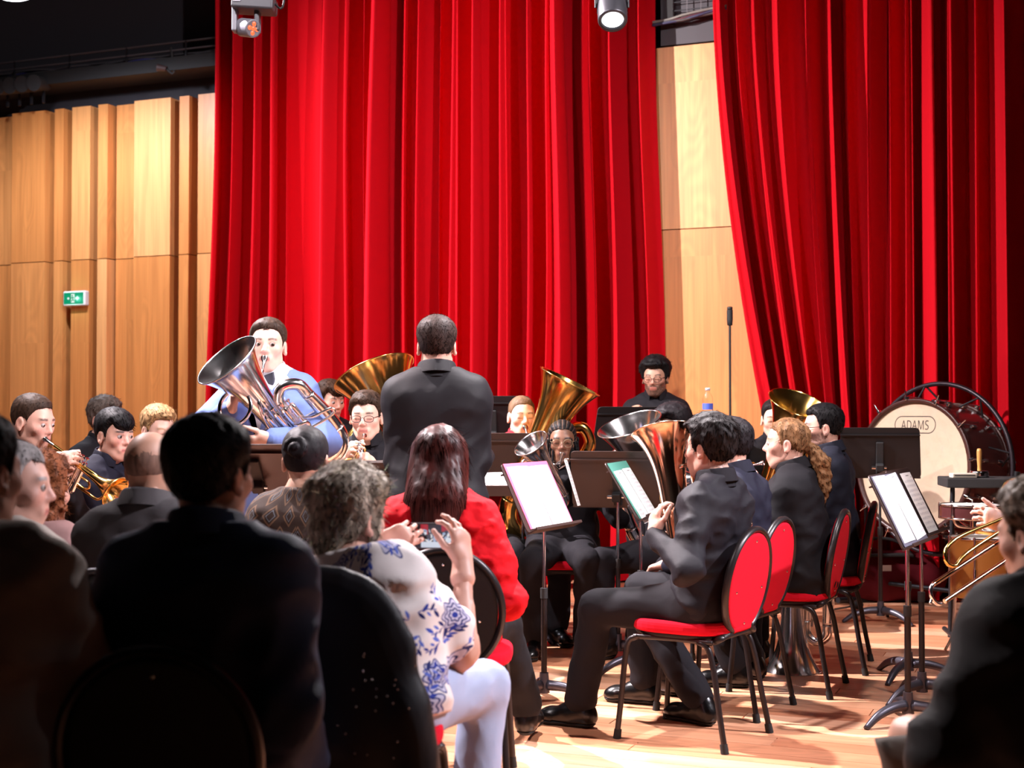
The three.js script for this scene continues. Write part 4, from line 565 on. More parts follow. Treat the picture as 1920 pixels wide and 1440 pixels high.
// --- soloist
{ const yaw = rad(-14), bell = at(426, 676, 5.98), ax = V(-.52, .72, .46).normalize(), face = V(-.15, -.25, .95), mouth = at(484, 690, 6.18);
  const p = person({ label: 'standing soloist in light blue jacket and black bow tie', at: [-1.10, -6.32], yaw, sit: false, top: 1.725, head: [rad(16), .02, -.03], skin: 'pale', hair: crop(H_.brown, { t: .006, top: .014, strands: 1500 }), gaze: [.45, 0], group: 'band musicians', hres: .0042,
    shirt: { type: 'jacket', c: [.14, .20, .44], loose: .026, hem: .22, fold: .006, freq: 6, open: [.50, .34], inner: [.72, .72, .76], gap: .004, shut: true, vfront: 0, cuff: .016, skirt: true, collar: true, collarMat: cloth(lin(.75, .75, .8), .8), collarR: .92 }, pants: [.05, .06, .14],
    R: { p: at(432, 768, 6.08), d: V(.3, .75, .35), n: V(.8, -.1, -.3), curl: [.75, .8, .85, .9], thumb: [.6, .4], pole: V(-.8, -.7, .2), res: .0045 }, L: { p: at(506, 822, 5.99), d: V(-.8, -.15, .3), n: V(-.2, .7, -.4), curl: [.6, .6, .6, .7], pole: V(.9, -.6, -.2), res: .0045 } });
  tuba({ name: 'euphonium', cat: 'euphonium', label: 'silver euphonium raised by the soloist', L: .66, R: .15, axis: ax, face, bell, mat: silver, mouth: p.mouth.clone(), valves: 4, throat: .3, k: .9, tb: .52, loops: [[at(441, 764, 6.0), .075]], group: 'euphoniums' });
  const q = (u, x, f) => p.P3(p.hip, u, x, f), bt = std(lin(.008, .008, .02), .5), r = p.root, c = p.P3(p.N, -.03, 0, .088);
  const tie = thingGroup(r, 'bow_tie'); part(tie, 'knot', new THREE.SphereGeometry(.013, 12, 8).scale(1, 1, .8).translate(c.x, c.y, c.z), bt); for (const s of [-1, 1]) part(tie, 'wing', extr(new THREE.Shape([new THREE.Vector2(0, -.008), new THREE.Vector2(.05, -.026), new THREE.Vector2(.054, 0), new THREE.Vector2(.05, .026), new THREE.Vector2(0, .008)]), .014, .004).scale(s, 1, 1).translate(c.x, c.y, c.z - .006), bt);
  const lm = cloth(lin(.14, .20, .44), .75); for (const s of [-1, 1]) { const b = p.Ls * .50, sh = new THREE.Shape([[.004, 0], [.050, .10], [.085, .155], [.072, .175], [.105, .19], [.085, .235], [.062, .215], [.0, .02]].map(v => new THREE.Vector2(v[0], v[1]))); part(r, 'lapel', extr(sh, .01, .003).scale(s, 1.08, 1).rotateX(-.12).translate(p.hip.x, p.hip.y + b - .02, p.hip.z + .131), lm); }
}
{ const yaw = rad(35); person({ label: 'long-haired youth in black seated behind the soloist', at: [-1.22, -8.85], yaw, top: 1.51, hip: .72, lean: .15, head: [rad(8), .2, 0], skin: 'fair', hair: crop([.055, .026, .015], { t: .012, top: .014, fringe: .03, strands: 1700, len_s: .05, forward: .5, lift: .06, curl: .08, nape: -.02 }), shirt: bandShirt({ vfront: 1.1 }), closed: false, gaze: [.1, -.4], group: 'band musicians' });
  const o = thing('drum_stool', 'high black stool under the long-haired youth', 'stool'); o.position.set(-1.24, 0, -8.88); part(o, 'seat', cyl(V(0, .60, 0), V(0, .66, 0), .17, .17, 24), blackPad); part(o, 'post', cyl(V(0, .1, 0), V(0, .6, 0), .02), chrome); for (let i = 0; i < 3; i++) { const a = i * 2.094; part(o, 'leg', sweep([V(0, .3, 0), V(Math.cos(a) * .15, .2, Math.sin(a) * .15), V(Math.cos(a) * .24, .01, Math.sin(a) * .24)], .011, 12, 8), chrome); } }
{ const yaw = rad(-4), m = at(684, 816, 7.02), d = V(-.04, -.33, .9), h = cornetHands(m, d); h.R.pole = V(-1, -.8, 0); h.L.pole = V(1, -.8, 0);
  person({ label: 'cornet player with brown quiff and thin glasses facing us', at: [-.745, -7.2], yaw, top: 1.405, lean: .05, head: [0, .12, 0], skin: 'pale', hair: crop(H_.brown, { t: .007, top: .020, quiff: .4, amp: .006, freq: 40, strands: 1600, len_s: .022, forward: -.4 }), glasses: { c: 0x1a1012, w: .0235, h: .016 }, closed: true, shirt: bandShirt({ vfront: 1.0 }), L: h.L, R: h.R, group: 'band musicians' });
  cornet({ label: 'brass cornet pointing toward the audience in front of thin glasses', mouth: m, dir: d, mat: gold }); seatFor(-.745, -7.2, yaw, 'red-backed chair under the cornet player with glasses'); }

// --- low brass at the back
{ const bell = at(702, 702, 7.5), ax = V(-.38, .88, -.28).normalize(); tuba({ name: 'tuba', cat: 'tuba', label: 'large brass tuba with its bell turned beside the conductor', L: .98, R: .225, axis: ax, face: V(.3, 0, -.95), bell, mat: gold, k: 1.25, throat: .24, ml: .22, pw: 4, group: 'tubas', mouth: V(-.425, 1.159, -7.92) });
  const yaw = rad(-5); person({ label: 'tuba player behind the conductor', at: [-.42, -8.05], yaw, top: 1.34, skin: 'fair', hair: crop(H_.brown), shirt: bandShirt(), hres: .007, group: 'band musicians' }); seatFor(-.42, -8.05, yaw, 'red-backed chair behind the conductor'); }
{ const yaw = rad(12), bell = at(1068, 716, 7.95), ax = V(.44, .895, .10).normalize(), face = V(-.25, .1, -.95), mouth = at(994, 801, 8.1), h = tubaHands(bell, ax, .9, face.clone().normalize(), V(-1, 0, 0));
  const p = person({ label: 'tuba player with shaved fair hair and closed eyes', at: [.05, -8.28], yaw, top: 1.405, head: [rad(2), .1, 0], skin: 'pale', closed: true, hair: crop([.16, .09, .05], { t: .002, top: .008, strands: 1200, len_s: .006 }), shirt: bandShirt({ c: [.35, .02, .03] }), L: h.L, R: h.R, w: 1.05, group: 'band musicians' });
  tuba({ name: 'tuba', cat: 'tuba', label: 'shining gold tuba tilted over the woman with braids', L: .95, R: .185, axis: ax, face, bell, mat: gold, k: 1.2, throat: .33, ml: .24, pw: 5, flip: true, mouth: p.mouth, group: 'tubas' }); seatFor(.05, -8.28, yaw, 'red-backed chair under the fair-haired tuba player'); }
{ const yaw = rad(-4), bell = at(996, 832, 7.55), ax = V(-.5, .76, .42).normalize(), face = V(.2, .2, -.95), h = tubaHands(bell, ax, .5, face.clone().normalize(), V(-1, 0, 0));
  const p = person({ label: 'woman with thin black braids and round glasses playing tenor horn', female: true, at: [.285, -7.85], yaw, top: 1.262, head: [rad(2), .08, 0], skin: 'brown', hair: { style: 'braids', c: H_.black, t: .005, top: .005, amp: .0015, freq: 60, strands: 300, len_s: .01, step: .0045 }, glasses: { round: true, w: .0245, h: .0225, c: 0x8a7a60, r: .0012 }, closed: true, shirt: bandShirt({ collar: false, neck: .01 }), L: h.L, R: h.R, feet: { L: V(.13, .09, .36), R: V(-.13, .09, .40) }, group: 'band musicians' });
  tuba({ name: 'tenor_horn', cat: 'tenor horn', label: 'silver tenor horn of the woman with braids', L: .46, R: .098, axis: ax, face, bell, mat: silver, k: .8, throat: .28, mouth: p.mouth, group: 'tenor horns' }); seatFor(.285, -7.85, yaw, 'red-backed chair under the woman with braids'); }
{ const yaw = rad(-12); person({ label: 'percussionist with round dark curls, beard and glasses', at: [.96, -9.25], yaw, sit: false, top: 1.66, head: [rad(-4), .14, 0], skin: 'tan', hair: { style: 'afro', c: H_.black, t: .020, top: .026, amp: .007, freq: 45, strands: 2200, len_s: .016, curl: 1.2, lift: .6 }, beard: .95, glasses: { w: .024, h: .017, c: 0x1a1618 }, closed: true, shirt: bandShirt(), group: 'band musicians', R: { p: at(1195, 770, 8.95), d: V(-.3, .2, .9), n: V(.3, -1, 0) }, L: { p: at(1270, 790, 8.9), d: V(-.2, -.2, .9), n: V(0, -1, 0) } }); }
{ const yaw = rad(-40), bell = at(1180, 796, 7.42), ax = V(-.32, .90, .26).normalize(), face = V(.7, .1, -.7), h = tubaHands(bell, ax, .75, face.clone().normalize(), V(-.7, 0, -.7));
  const p = person({ label: 'player with short black afro behind the silver horn', at: [.90, -7.62], yaw, top: 1.335, head: [rad(-15), .15, 0], skin: 'dark', hair: { style: 'afro', c: [.014, .011, .013], t: .020, top: .020, amp: .004, freq: 60, strands: 2400, len_s: .010, curl: 1.2, lift: .6 }, shirt: bandShirt(), L: h.L, R: h.R, feet: { L: V(.16, .09, .36), R: V(-.16, .09, .44) }, group: 'band musicians', splay: .35 });
  tuba({ name: 'baritone_horn', cat: 'baritone horn', label: 'silver baritone with white-lit bell beside the black afro', L: .78, R: .175, axis: ax, face, bell, mat: silver, k: 1, throat: .26, ml: .3, pw: 4.5, mouth: p.mouth, group: 'baritone horns' }); seatFor(.90, -7.62, yaw, 'red-backed chair under the player with the afro'); }
{ const yaw = rad(-15), bell = at(1498, 757, 8.3), ax = V(.24, .87, .42).normalize(), face = V(-.1, .2, -.97), h = tubaHands(bell, ax, .95, face.clone().normalize(), V(-1, 0, 0));
  const p = person({ label: 'dark-haired tuba player peering past the gold bell', at: [1.66, -8.75], yaw, top: 1.385, head: [rad(8), .15, 0], skin: 'pale', closed: true, hair: crop(H_.dark, { strands: 1200 }), shirt: bandShirt(), L: h.L, R: h.R, group: 'band musicians' });
  tuba({ name: 'tuba', cat: 'tuba', label: 'gold tuba with open bell behind the bearded player with glasses', L: .95, R: .185, axis: ax, face, bell, mat: gold, k: 1.2, throat: .28, flip: true, mouth: p.mouth, group: 'tubas' }); seatFor(1.66, -8.75, yaw, 'red-backed chair under the dark-haired tuba player'); }

// --- horn row with its back to us
{ const yaw = rad(-123.5), c = [.735, -5.63]; chair(...c, yaw, 'nearest red-backed chair, under the euphonium player', false, 'red-backed band chairs');
  const fd = yawDir(yaw), rt = V(fd.z, 0, -fd.x).multiplyScalar(-1), bell = at(1246, 812, 5.76), ax = V(-.10, .93, -.33).normalize();
  const p = person({ label: 'nearest band player in black shirt, seen from behind with euphonium', at: [c[0] - fd.x * .055, c[1] - fd.z * .055], yaw, top: 1.272, lean: -.10, head: [rad(-4), .05, 0], skin: 'fair', hres: .0042, hair: crop(H_.dark, { t: .016, top: .022, amp: .008, freq: 34, strands: 3000, len_s: .04, lift: .14, curl: .14, nape: .02, step: .005 }), shirt: bandShirt({ fold: .0105, freq: 7, loose: .018, res: .008, c: [.012, .0105, .0145], rough: .6 }), group: 'band musicians',
    R: { p: at(1262, 1050, 5.78), d: V(-.05, .95, -.2), n: V(.3, .1, -.9), curl: [.7, .75, .8, .8], res: .0045, pole: V(-.5, -1, -.6) }, L: { p: at(1226, 1004, 5.5), d: V(.05, .9, -.3), n: V(.9, 0, -.3), curl: [.6, .6, .65, .7], res: .0045, pole: V(.7, -1, -.3) }, feet: { R: V(-.2, .09, .12), L: V(.12, .09, .52) }, toe: { L: .1, R: -.2 } });
  tuba({ name: 'euphonium', cat: 'euphonium', label: 'rose-tinted euphonium with tall bell before the nearest player', L: .66, R: .135, axis: ax, face: V(.6, 0, .55), bell, mat: rose, mat2: rose, pipe: [p.mouth, at(1272, 876, 5.72), at(1248, 893, 5.70), at(1240, 925, 5.69), at(1246, 965, 5.7), at(1258, 1000, 5.72)], throat: .36, ml: .15, pw: 6, valves: 4, group: 'euphoniums', k: .95 }); }
{ const yaw = rad(-122), c = [.945, -6.17]; chair(...c, yaw, 'second red-backed chair of the horn row', false, 'red-backed band chairs'); const fd = yawDir(yaw);
  const bell = at(1318, 850, 6.35), ax = V(-.2, .95, -.2).normalize(); const p = person({ label: 'short dark-haired player in navy shirt, second in the horn row', at: [c[0] - fd.x * .08, c[1] - fd.z * .08], yaw, top: 1.275, lean: .05, head: [rad(8), .05, 0], skin: 'fair', hair: crop([.014, .010, .012], { t: .008, top: .014, amp: .004, strands: 2600, len_s: .022, lift: .2, nape: .025 }), shirt: bandShirt({ c: NAVY, fold: .008, loose: .02, rough: .6 }), group: 'band musicians' }); }
{ const yaw = rad(-113), c = [1.315, -6.63]; chair(...c, yaw, 'third red-backed chair, under the woman with the ponytail', false, 'red-backed band chairs'); const fd = yawDir(yaw), m = at(1432, 868, 6.62), d = V(-.9, -.2, -.35), h = cornetHands(m, d);
  h.R.pole = V(-.7, -1, 0); person({ label: 'woman with blond curly ponytail in loose black blouse', female: true, at: [c[0] - fd.x * .07, c[1] - fd.z * .07], yaw, top: 1.275, lean: .08, head: [rad(10), .0, 0], skin: 'fair', hair: { style: 'ponytail', tie: true, c: [.22, .105, .045], c2: [.34, .18, .085], t: .005, top: .009, amp: .0065, freq: 40, fy: 34, strands: 3200, len_s: .035, lift: .12, curl: .55, step: .005 }, shirt: { type: 'blouse', c: [.009, .008, .010], collar: true, fold: .011, freq: 6, loose: .03, hem: .08 }, L: h.L, R: h.R, group: 'band musicians', feet: { L: V(.1, .09, .3), R: V(-.14, .09, .28) } });
  cornet({ label: 'silver tenor cornet at the lips of the ponytailed woman', mouth: m, dir: d, mat: silver, k: .9 }); }
{ const yaw = rad(-108), c = [1.60, -7.2]; chair(...c, yaw, 'farthest red-backed chair of the horn row, under the bearded player', false, 'red-backed band chairs'); const fd = yawDir(yaw);
  person({ label: 'bearded player with black-rimmed glasses in navy shirt', at: [c[0] - fd.x * .07, c[1] - fd.z * .07], yaw, top: 1.345, lean: .04, head: [rad(14), .05, 0], skin: 'fair', hair: crop(H_.black, { t: .007, top: .014, strands: 2000, len_s: .02, recede: .02 }), beard: .75, glasses: { w: .024, h: .015, c: 0x060506, r: .0022 }, shirt: bandShirt({ c: [.012, .013, .022], fold: .008, loose: .02 }), group: 'band musicians' }); }

// --- conductor
{ const yaw = rad(183); person({ label: 'conductor in dark suit with his back to the audience', at: [-.33, -6.08], yaw, sit: false, top: 1.715, head: [rad(-4), .06, 0], skin: 'fair', hres: .0045, hair: crop([.035, .021, .018], { t: .008, top: .020, strands: 3600, len_s: .013, lift: .7, curl: .2, step: .005, nape: .012, amp: .002 }), shirt: { type: 'jacket', c: [.007, .006, .008], loose: .026, hem: .24, fold: .005, freq: 5, cuff: .02, skirt: true, collar: true, collarR: 1.12, res: .011, rough: .62 }, w: 1.06, pants: [.008, .007, .009], R: { p: at(908, 858, 6.38), d: V(.1, .3, -.9), n: V(-.6, -.6, 0), curl: [.3, .35, .4, .45], pole: V(.1, -1, -.6) }, L: { p: at(742, 860, 6.38), d: V(-.1, .3, -.9), n: V(.6, -.6, 0), curl: [.3, .35, .4, .45], pole: V(-.1, -1, -.6) } }); }

// --- music stands and parts
const sPink = stand(.145, -6.30, rad(64), .775, .45, 'music stand holding the pink folder', { leg: .6 }); sheets(sPink.m, 'two-page score in a pink folder on the stand', { folder: pink, dx: .015, fy: .008 });
const sGreen = stand(.65, -7.02, rad(74), .775, .55, 'music stand with green-topped sheets before the second horn player', { leg: .2 }); sheets(sGreen.m, 'bright score pages with green folder edge', { folder: greenFolder, dy: -.03, dx: .02 });
stand(-1.055, -5.82, rad(180), .975, .93, 'wide brown music stand in front of the soloist', { leg: .5 });
const sCond = stand(-.17, -6.80, rad(2), .90, 1.28, 'low flat music stand of the conductor', { leg: 1 }); sheets(sCond.m, 'open white score on the conductor stand', { n: 2, dx: .05, folder: greyFolder });
stand(.565, -7.42, rad(166), .80, .42, 'brown music stand turned away beside the woman with braids', { leg: .9 });
stand(.06, -8.02, rad(178), .88, .35, 'brown music stand in front of the fair-haired tuba player', { leg: .3 });
const sCor = stand(-.70, -6.62, rad(178), .78, .5, 'brown music stand before the cornet player with glasses', { leg: .8 }); sheets(sCor.m, 'white page on the stand of the cornet player', { n: 2, dy: .03 });
stand(-.12, -8.9, rad(176), 1.10, .3, 'black music stand behind the fair-haired tuba player', { dark: true });
stand(.745, -8.7, rad(196), 1.03, .3, 'black music stand leaning beside the percussionist', { dark: true });
stand(2.31, -8.72, rad(168), .90, .3, 'tall black music stand in front of the bass drum', { dark: true, leg: .3 });
const sTb = stand(1.665, -5.86, rad(62), .745, .45, 'nearest music stand with glaring white pages', { leg: 2.6 }); sheets(sTb.m, 'glaring white loose pages on the nearest stand', { n: 2, folder: greyFolder, rot: [.0, .05], dy: .01, dx: .01 });
const sTb2 = stand(1.86, -6.32, rad(62), .745, .45, 'second brown music stand behind the glaring pages', { leg: 2.7 }); sheets(sTb2.m, 'curled white page on the second stand', { n: 1, dx: .08 });
stand(1.95, -6.85, rad(70), .72, .5, 'third music stand behind the trombone slide', { leg: 2.8 });
stand(-2.75, -6.9, rad(-60), 1.0, .4, 'black music stand at the far oak wall side', { dark: true });
// white page edge by the braided woman
{ const o = thing('sheet_music', 'narrow white page edge beside the woman with braids', 'sheet music'); o.position.copy(at(1073, 905, 7.3)); o.rotation.y = rad(70); part(o, 'page', box(.05, .25, .0012, 0, 0, 0), paper[0]).rotation.set(-.3, 0, .0); }

// --- trombone
{ const a = at(1748, 1094, 5.55), b = at(1872, 1014, 5.75), dir = b.clone().sub(a).normalize(), o = thing('trombone', 'brass trombone with long slide at the edge', 'trombone'), dn = V(.10, -.98, .1).addScaledVector(dir, -V(.10, -.98, .1).dot(dir)).normalize(), P = (u, v, w = 0) => a.clone().addScaledVector(dir, u).addScaledVector(dn, v).add(V(0, 0, w));
  for (const v of [0, .085]) { const s = part(o, 'slide_tube', cyl(P(v ? .02 : 0, v), P(.62, v), .0098, .0098, 12), rose); part(s, 'inner_tube', cyl(P(.5, v), P(.95, v), .0062, .0062, 10), chrome); }
  const bow = []; for (let i = 0; i <= 8; i++) { const t = -Math.PI / 2 + i / 8 * Math.PI; bow.push(P(.0 - Math.cos(t) * .035, .0425 + Math.sin(t) * .0425)); } part(o, 'slide_bow', sweep(bow, .0085, 24, 10), silver); part(o, 'water_key', cyl(P(-.04, .05), P(-.055, .06), .006), silver);
  const t1 = []; for (const [u, v] of [[.95, -.03], [.45, -.09], [.16, -.12], [.10, -.10], [.085, -.06], [.12, -.03], [.18, -.045], [.5, -.05]]) t1.push(P(u, v, .06)); part(o, 'tuning_slide', sweep(t1, .0085, 60, 10), gold);
  part(o, 'brace', [cyl(P(.55, 0), P(.55, .085), .005), cyl(P(.9, 0), P(.9, .085), .005), cyl(P(.5, -.05, .06), P(.6, 0, 0), .004)], silver);
  part(o, 'bell', lathe(bellProfile(.009, .105, 0, .42, 5, .2), 36).applyQuaternion(new THREE.Quaternion().setFromUnitVectors(V(0, 1, 0), dir.clone().negate())).translate(...P(1.12, -.05, -.16).toArray()), gold); part(o, 'neck_bow', sweep([P(1.12, -.05, -.16), P(1.25, -.06, -.15), P(1.35, -.08, -.09), P(1.36, -.07, .02), P(1.28, -.035, .055), P(.95, -.03, .06)], .009, 50, 10), gold); part(o, 'mouthpiece', cyl(P(.95, 0), P(1.02, 0), .006, .013, 14), silver);
  const yaw = rad(-112), wr = at(1868, 985, 5.72), q = P(.85, .0);
  person({ label: 'trombone player at the edge, only a hand in view', at: [2.70, -5.96], yaw, top: 1.19, lean: .2, head: [0, .25, 0], skin: 'fair', hair: crop(H_.brown), shirt: bandShirt(), hres: .007, L: { p: wr, d: V(-.75, .35, .2), n: V(-.2, -.2, -.9), curl: [.7, .75, .8, .8], res: .0045 }, R: { p: P(.62, .05, .05), d: V(-.5, .3, -.4), n: V(-.5, 0, -.7), curl: [.7, .7, .7, .7] }, group: 'band musicians' }); seatFor(2.72, -5.95, yaw, 'red-backed chair of the trombone player at the edge'); }

// --- percussion
{ const yaw = rad(-53), o = thing('bass_drum', 'big concert bass drum with cream head and dark red shell', 'bass drum'); o.position.set(2.65, .953, -9.15); o.rotation.set(-.06, yaw, 0, 'YXZ'); const R = .435, D = .40, shell = std(lin(.085, .022, .020), .22), hoop = std(lin(.055, .018, .015), .35), lug = chrome;
  part(o, 'shell', lathe([[R - .01, -D], [R, -D], [R, 0], [R - .01, 0], [R - .01, -D]], 64).rotateX(Math.PI / 2), shell);
  const headTex = canvasTex(1024, 1024, (c) => { seed_ = 77; c.fillStyle = '#cdb89d'; c.fillRect(0, 0, 1024, 1024); for (let i = 0; i < 1600; i++) { c.fillStyle = `rgba(${rnd() < .5 ? '120,95,70' : '235,220,200'},${.03 * rnd()})`; c.beginPath(); c.ellipse(rnd() * 1024, rnd() * 1024, 10 + rnd() * 50, 6 + rnd() * 30, rnd() * 3, 0, 7); c.fill(); }
    c.strokeStyle = '#1c1210'; c.lineWidth = 7; const x = 512 - 190, y = 115, w = 380, h = 130; c.beginPath(); c.moveTo(x + 65, y); c.lineTo(x + w - 65, y); c.arc(x + w - 65, y + 65, 65, -Math.PI / 2, Math.PI / 2); c.lineTo(x + 65, y + h); c.arc(x + 65, y + 65, 65, Math.PI / 2, Math.PI * 1.5); c.stroke(); c.fillStyle = '#1c1210'; c.font = '100px sans-serif'; c.textAlign = 'center'; c.textBaseline = 'middle'; c.save(); c.translate(512, y + 68); c.scale(.8, 1); c.fillText('ADAMS', 0, 0); c.restore(); });
  const hm = std(0xffffff, .6, 0, { map: headTex }); part(o, 'drum_head', new THREE.CircleGeometry(R - .004, 64).translate(0, 0, .004), hm, 'cream front head with oval maker mark'); part(o, 'rear_head', new THREE.CircleGeometry(R - .004, 48).rotateY(Math.PI).translate(0, 0, -D - .004), std(lin(.55, .45, .35), .6));
  for (const z of [.008, -D - .008]) part(o, 'hoop', lathe([[R - .012, -.018], [R + .016, -.018], [R + .018, .014], [R + .010, .020], [R - .012, .016], [R - .012, -.018]], 64).rotateX(Math.PI / 2).translate(0, 0, z), hoop);
  for (let i = 0; i < 12; i++) { const a = i / 12 * 2 * Math.PI + .13, c = Math.cos(a), s = Math.sin(a), p0 = V(c * (R + .035), s * (R + .035), 0); for (const f of [0, 1]) { const zz = u => f ? -D - u : u, rd = part(o, 'tension_rod', cyl(p0.clone().setZ(zz(.03)), p0.clone().setZ(zz(-.13)), .004, .004, 8), lug); part(rd, 'claw', box(.03, .02, .035, R + .022, 0, zz(.022), .004).rotateZ(a), lug); part(rd, 'lug', box(.03, .022, .05, R + .018, 0, zz(-.12), .005).rotateZ(a), lug); if (!f) part(rd, 'key_bolt', cyl(V(c * (R + .035), s * (R + .035), .03), V(c * (R + .075), s * (R + .075), .03), .004, .004, 6), lug); } }
  const f = thing('drum_ring_frame', 'round black suspension ring and stand of the bass drum', 'drum stand'); f.position.copy(o.position); f.rotation.copy(o.rotation); const RR = R + .135, dz = -D * .62;
  part(f, 'ring', new THREE.TorusGeometry(RR, .016, 10, 90).translate(0, 0, dz), std(lin(.03, .022, .028), .35, .5)); for (let i = 0; i < 8; i++) { const a = i / 8 * 2 * Math.PI + .2, b = a + .13; part(f, 'strut', [cyl(V(Math.cos(a) * RR, Math.sin(a) * RR, dz), V(Math.cos(b) * (R + .02), Math.sin(b) * (R + .02), dz + .06), .007, .007, 8), cyl(V(Math.cos(a) * RR, Math.sin(a) * RR, dz), V(Math.cos(a - .13) * (R + .02), Math.sin(a - .13) * (R + .02), dz - .06), .007, .007, 8)], blackMetal); }
  for (const s of [-1, 1]) { part(f, 'upright', cyl(V(s * (RR + .03), 0, dz), V(s * (RR - .05), -.92, dz), .02), blackMetal); part(f, 'foot', cyl(V(s * (RR - .05), -.925, dz - .3), V(s * (RR - .05), -.925, dz + .34), .02), blackMetal); } part(f, 'crossbar', cyl(V(-RR, -.8, dz), V(RR, -.8, dz), .015), blackMetal);
}
{ const o = thing('trap_table', 'black padded percussion table in front of the bass drum', 'table'), p = at(1838, 902, 8.1); o.position.set(p.x, 0, p.z); o.rotation.y = rad(-8); part(o, 'top', box(.44, .055, .34, 0, .905, 0, .008), blackPad); for (const s of [-1, 1]) part(o, 'leg', cyl(V(s * .18, 0, 0), V(s * .16, .88, 0), .014), blackMetal); part(o, 'foot', [cyl(V(-.18, .02, -.2), V(-.18, .02, .2), .014), cyl(V(.18, .02, -.2), V(.18, .02, .2), .014)], blackMetal);
  const b = thing('wood_block', 'pale wooden block on the percussion table', 'wood block'); b.position.set(p.x - .13, .934, p.z + .08); part(b, 'block', box(.14, .026, .07, 0, .013, 0, .004), std(lin(.62, .55, .45), .5)); part(b, 'slot', box(.12, .006, .004, 0, .014, .034), matteBlack);
  const c = thing('cabasa', 'steel bead cabasa standing handle up on the percussion table', 'cabasa'); c.position.set(p.x - .015, .934, p.z + .02); part(c, 'beads', lathe([[.01, 0], [.052, .001], [.055, .008], [.052, .016], [.055, .024], [.052, .032], [.05, .038], [.012, .04]], 30), chrome); part(c, 'handle', lathe([[.012, .04], [.011, .06], [.014, .11], [.015, .15], [.011, .165], [0, .168]], 18), std(lin(.48, .24, .07), .35)); }
{ const p = at(1822, 948, 7.8), o = thing('snare_drum', 'silver-rimmed snare drum below the percussion table', 'drum'); o.position.set(p.x, .72, p.z); part(o, 'shell', lathe([[.172, 0], [.178, 0], [.178, .07], [.172, .07]], 44), std(lin(.07, .02, .02), .25)); part(o, 'drum_head', cyl(V(0, .068, 0), V(0, .072, 0), .172, .172, 44), std(lin(.55, .5, .46), .6)); for (const y of [.0, .07]) part(o, 'hoop', new THREE.TorusGeometry(.18, .006, 8, 50).rotateX(Math.PI / 2).translate(0, y, 0), chrome); for (let i = 0; i < 10; i++) { const a = i / 10 * 2 * Math.PI; part(o, 'lug', cyl(V(Math.cos(a) * .188, 0, Math.sin(a) * .188), V(Math.cos(a) * .188, .08, Math.sin(a) * .188), .005, .005, 8), chrome); }
  part(o, 'post', cyl(V(0, -.68, 0), V(0, -.02, 0), .014), chrome); for (let i = 0; i < 3; i++) { const a = i * 2.094 + .4; part(o, 'tripod_leg', cyl(V(0, -.45, 0), V(Math.cos(a) * .26, -.715, Math.sin(a) * .26), .009), chrome); part(o, 'basket_arm', sweep([V(0, -.06, 0), V(Math.cos(a) * .16, -.03, Math.sin(a) * .16), V(Math.cos(a) * .185, .02, Math.sin(a) * .185)], .007, 10, 8), chrome); } }
{ for (const [i, px, py, dp] of [[0, 1838, 1062, 7.1], [1, 1885, 1045, 7.3]]) { const p = at(px, py, dp), o = thing('concert_tom', ['honey-coloured wooden tom behind the trombone slide', 'honey-coloured wooden tom beside the seated man at the edge'][i], 'drum', 'wooden toms'); o.position.set(p.x, p.y - .15, p.z); const wd = std(lin(.55, .22, .05), .25); part(o, 'shell', lathe([[.145, 0], [.155, 0], [.155, .3], [.145, .3]], 40), wd); part(o, 'drum_head', cyl(V(0, .298, 0), V(0, .303, 0), .15, .15, 40), std(lin(.5, .46, .4), .6)); part(o, 'hoop', new THREE.TorusGeometry(.158, .006, 8, 44).rotateX(Math.PI / 2).translate(0, .3, 0), chrome); for (let k = 0; k < 6; k++) { const a = k / 6 * 2 * Math.PI; part(o, 'lug', cyl(V(Math.cos(a) * .164, .12, Math.sin(a) * .164), V(Math.cos(a) * .164, .31, Math.sin(a) * .164), .006, .006, 8), chrome); } for (let k = 0; k < 3; k++) { const a = k * 2.094; part(o, 'leg', cyl(V(Math.cos(a) * .165, .15, Math.sin(a) * .165), V(Math.cos(a) * .2, .15 - p.y, Math.sin(a) * .2), .008), chrome); } } }
{ const p = at(1369, 595, 9.7), o = thing('microphone_stand', 'tall thin black microphone stand before the pale panel', 'microphone stand'); o.position.set(p.x, 0, p.z); part(o, 'pole', cyl(V(0, .04, 0), V(0, p.y - .05, 0), .0085), matteBlack); part(o, 'microphone', lathe([[0, -.06], [.018, -.055], [.021, -.02], [.021, .05], [.017, .056], [0, .056]], 18).translate(0, p.y, 0), matteBlack); part(o, 'grille', lathe([[0, .056], [.017, .056], [.02, .062], [.018, .074], [0, .078]], 18).translate(0, p.y, 0), std(lin(.05, .05, .05), .4, .6)); part(o, 'base', cyl(V(0, 0, 0), V(0, .04, 0), .14, .12, 28), matteBlack); }
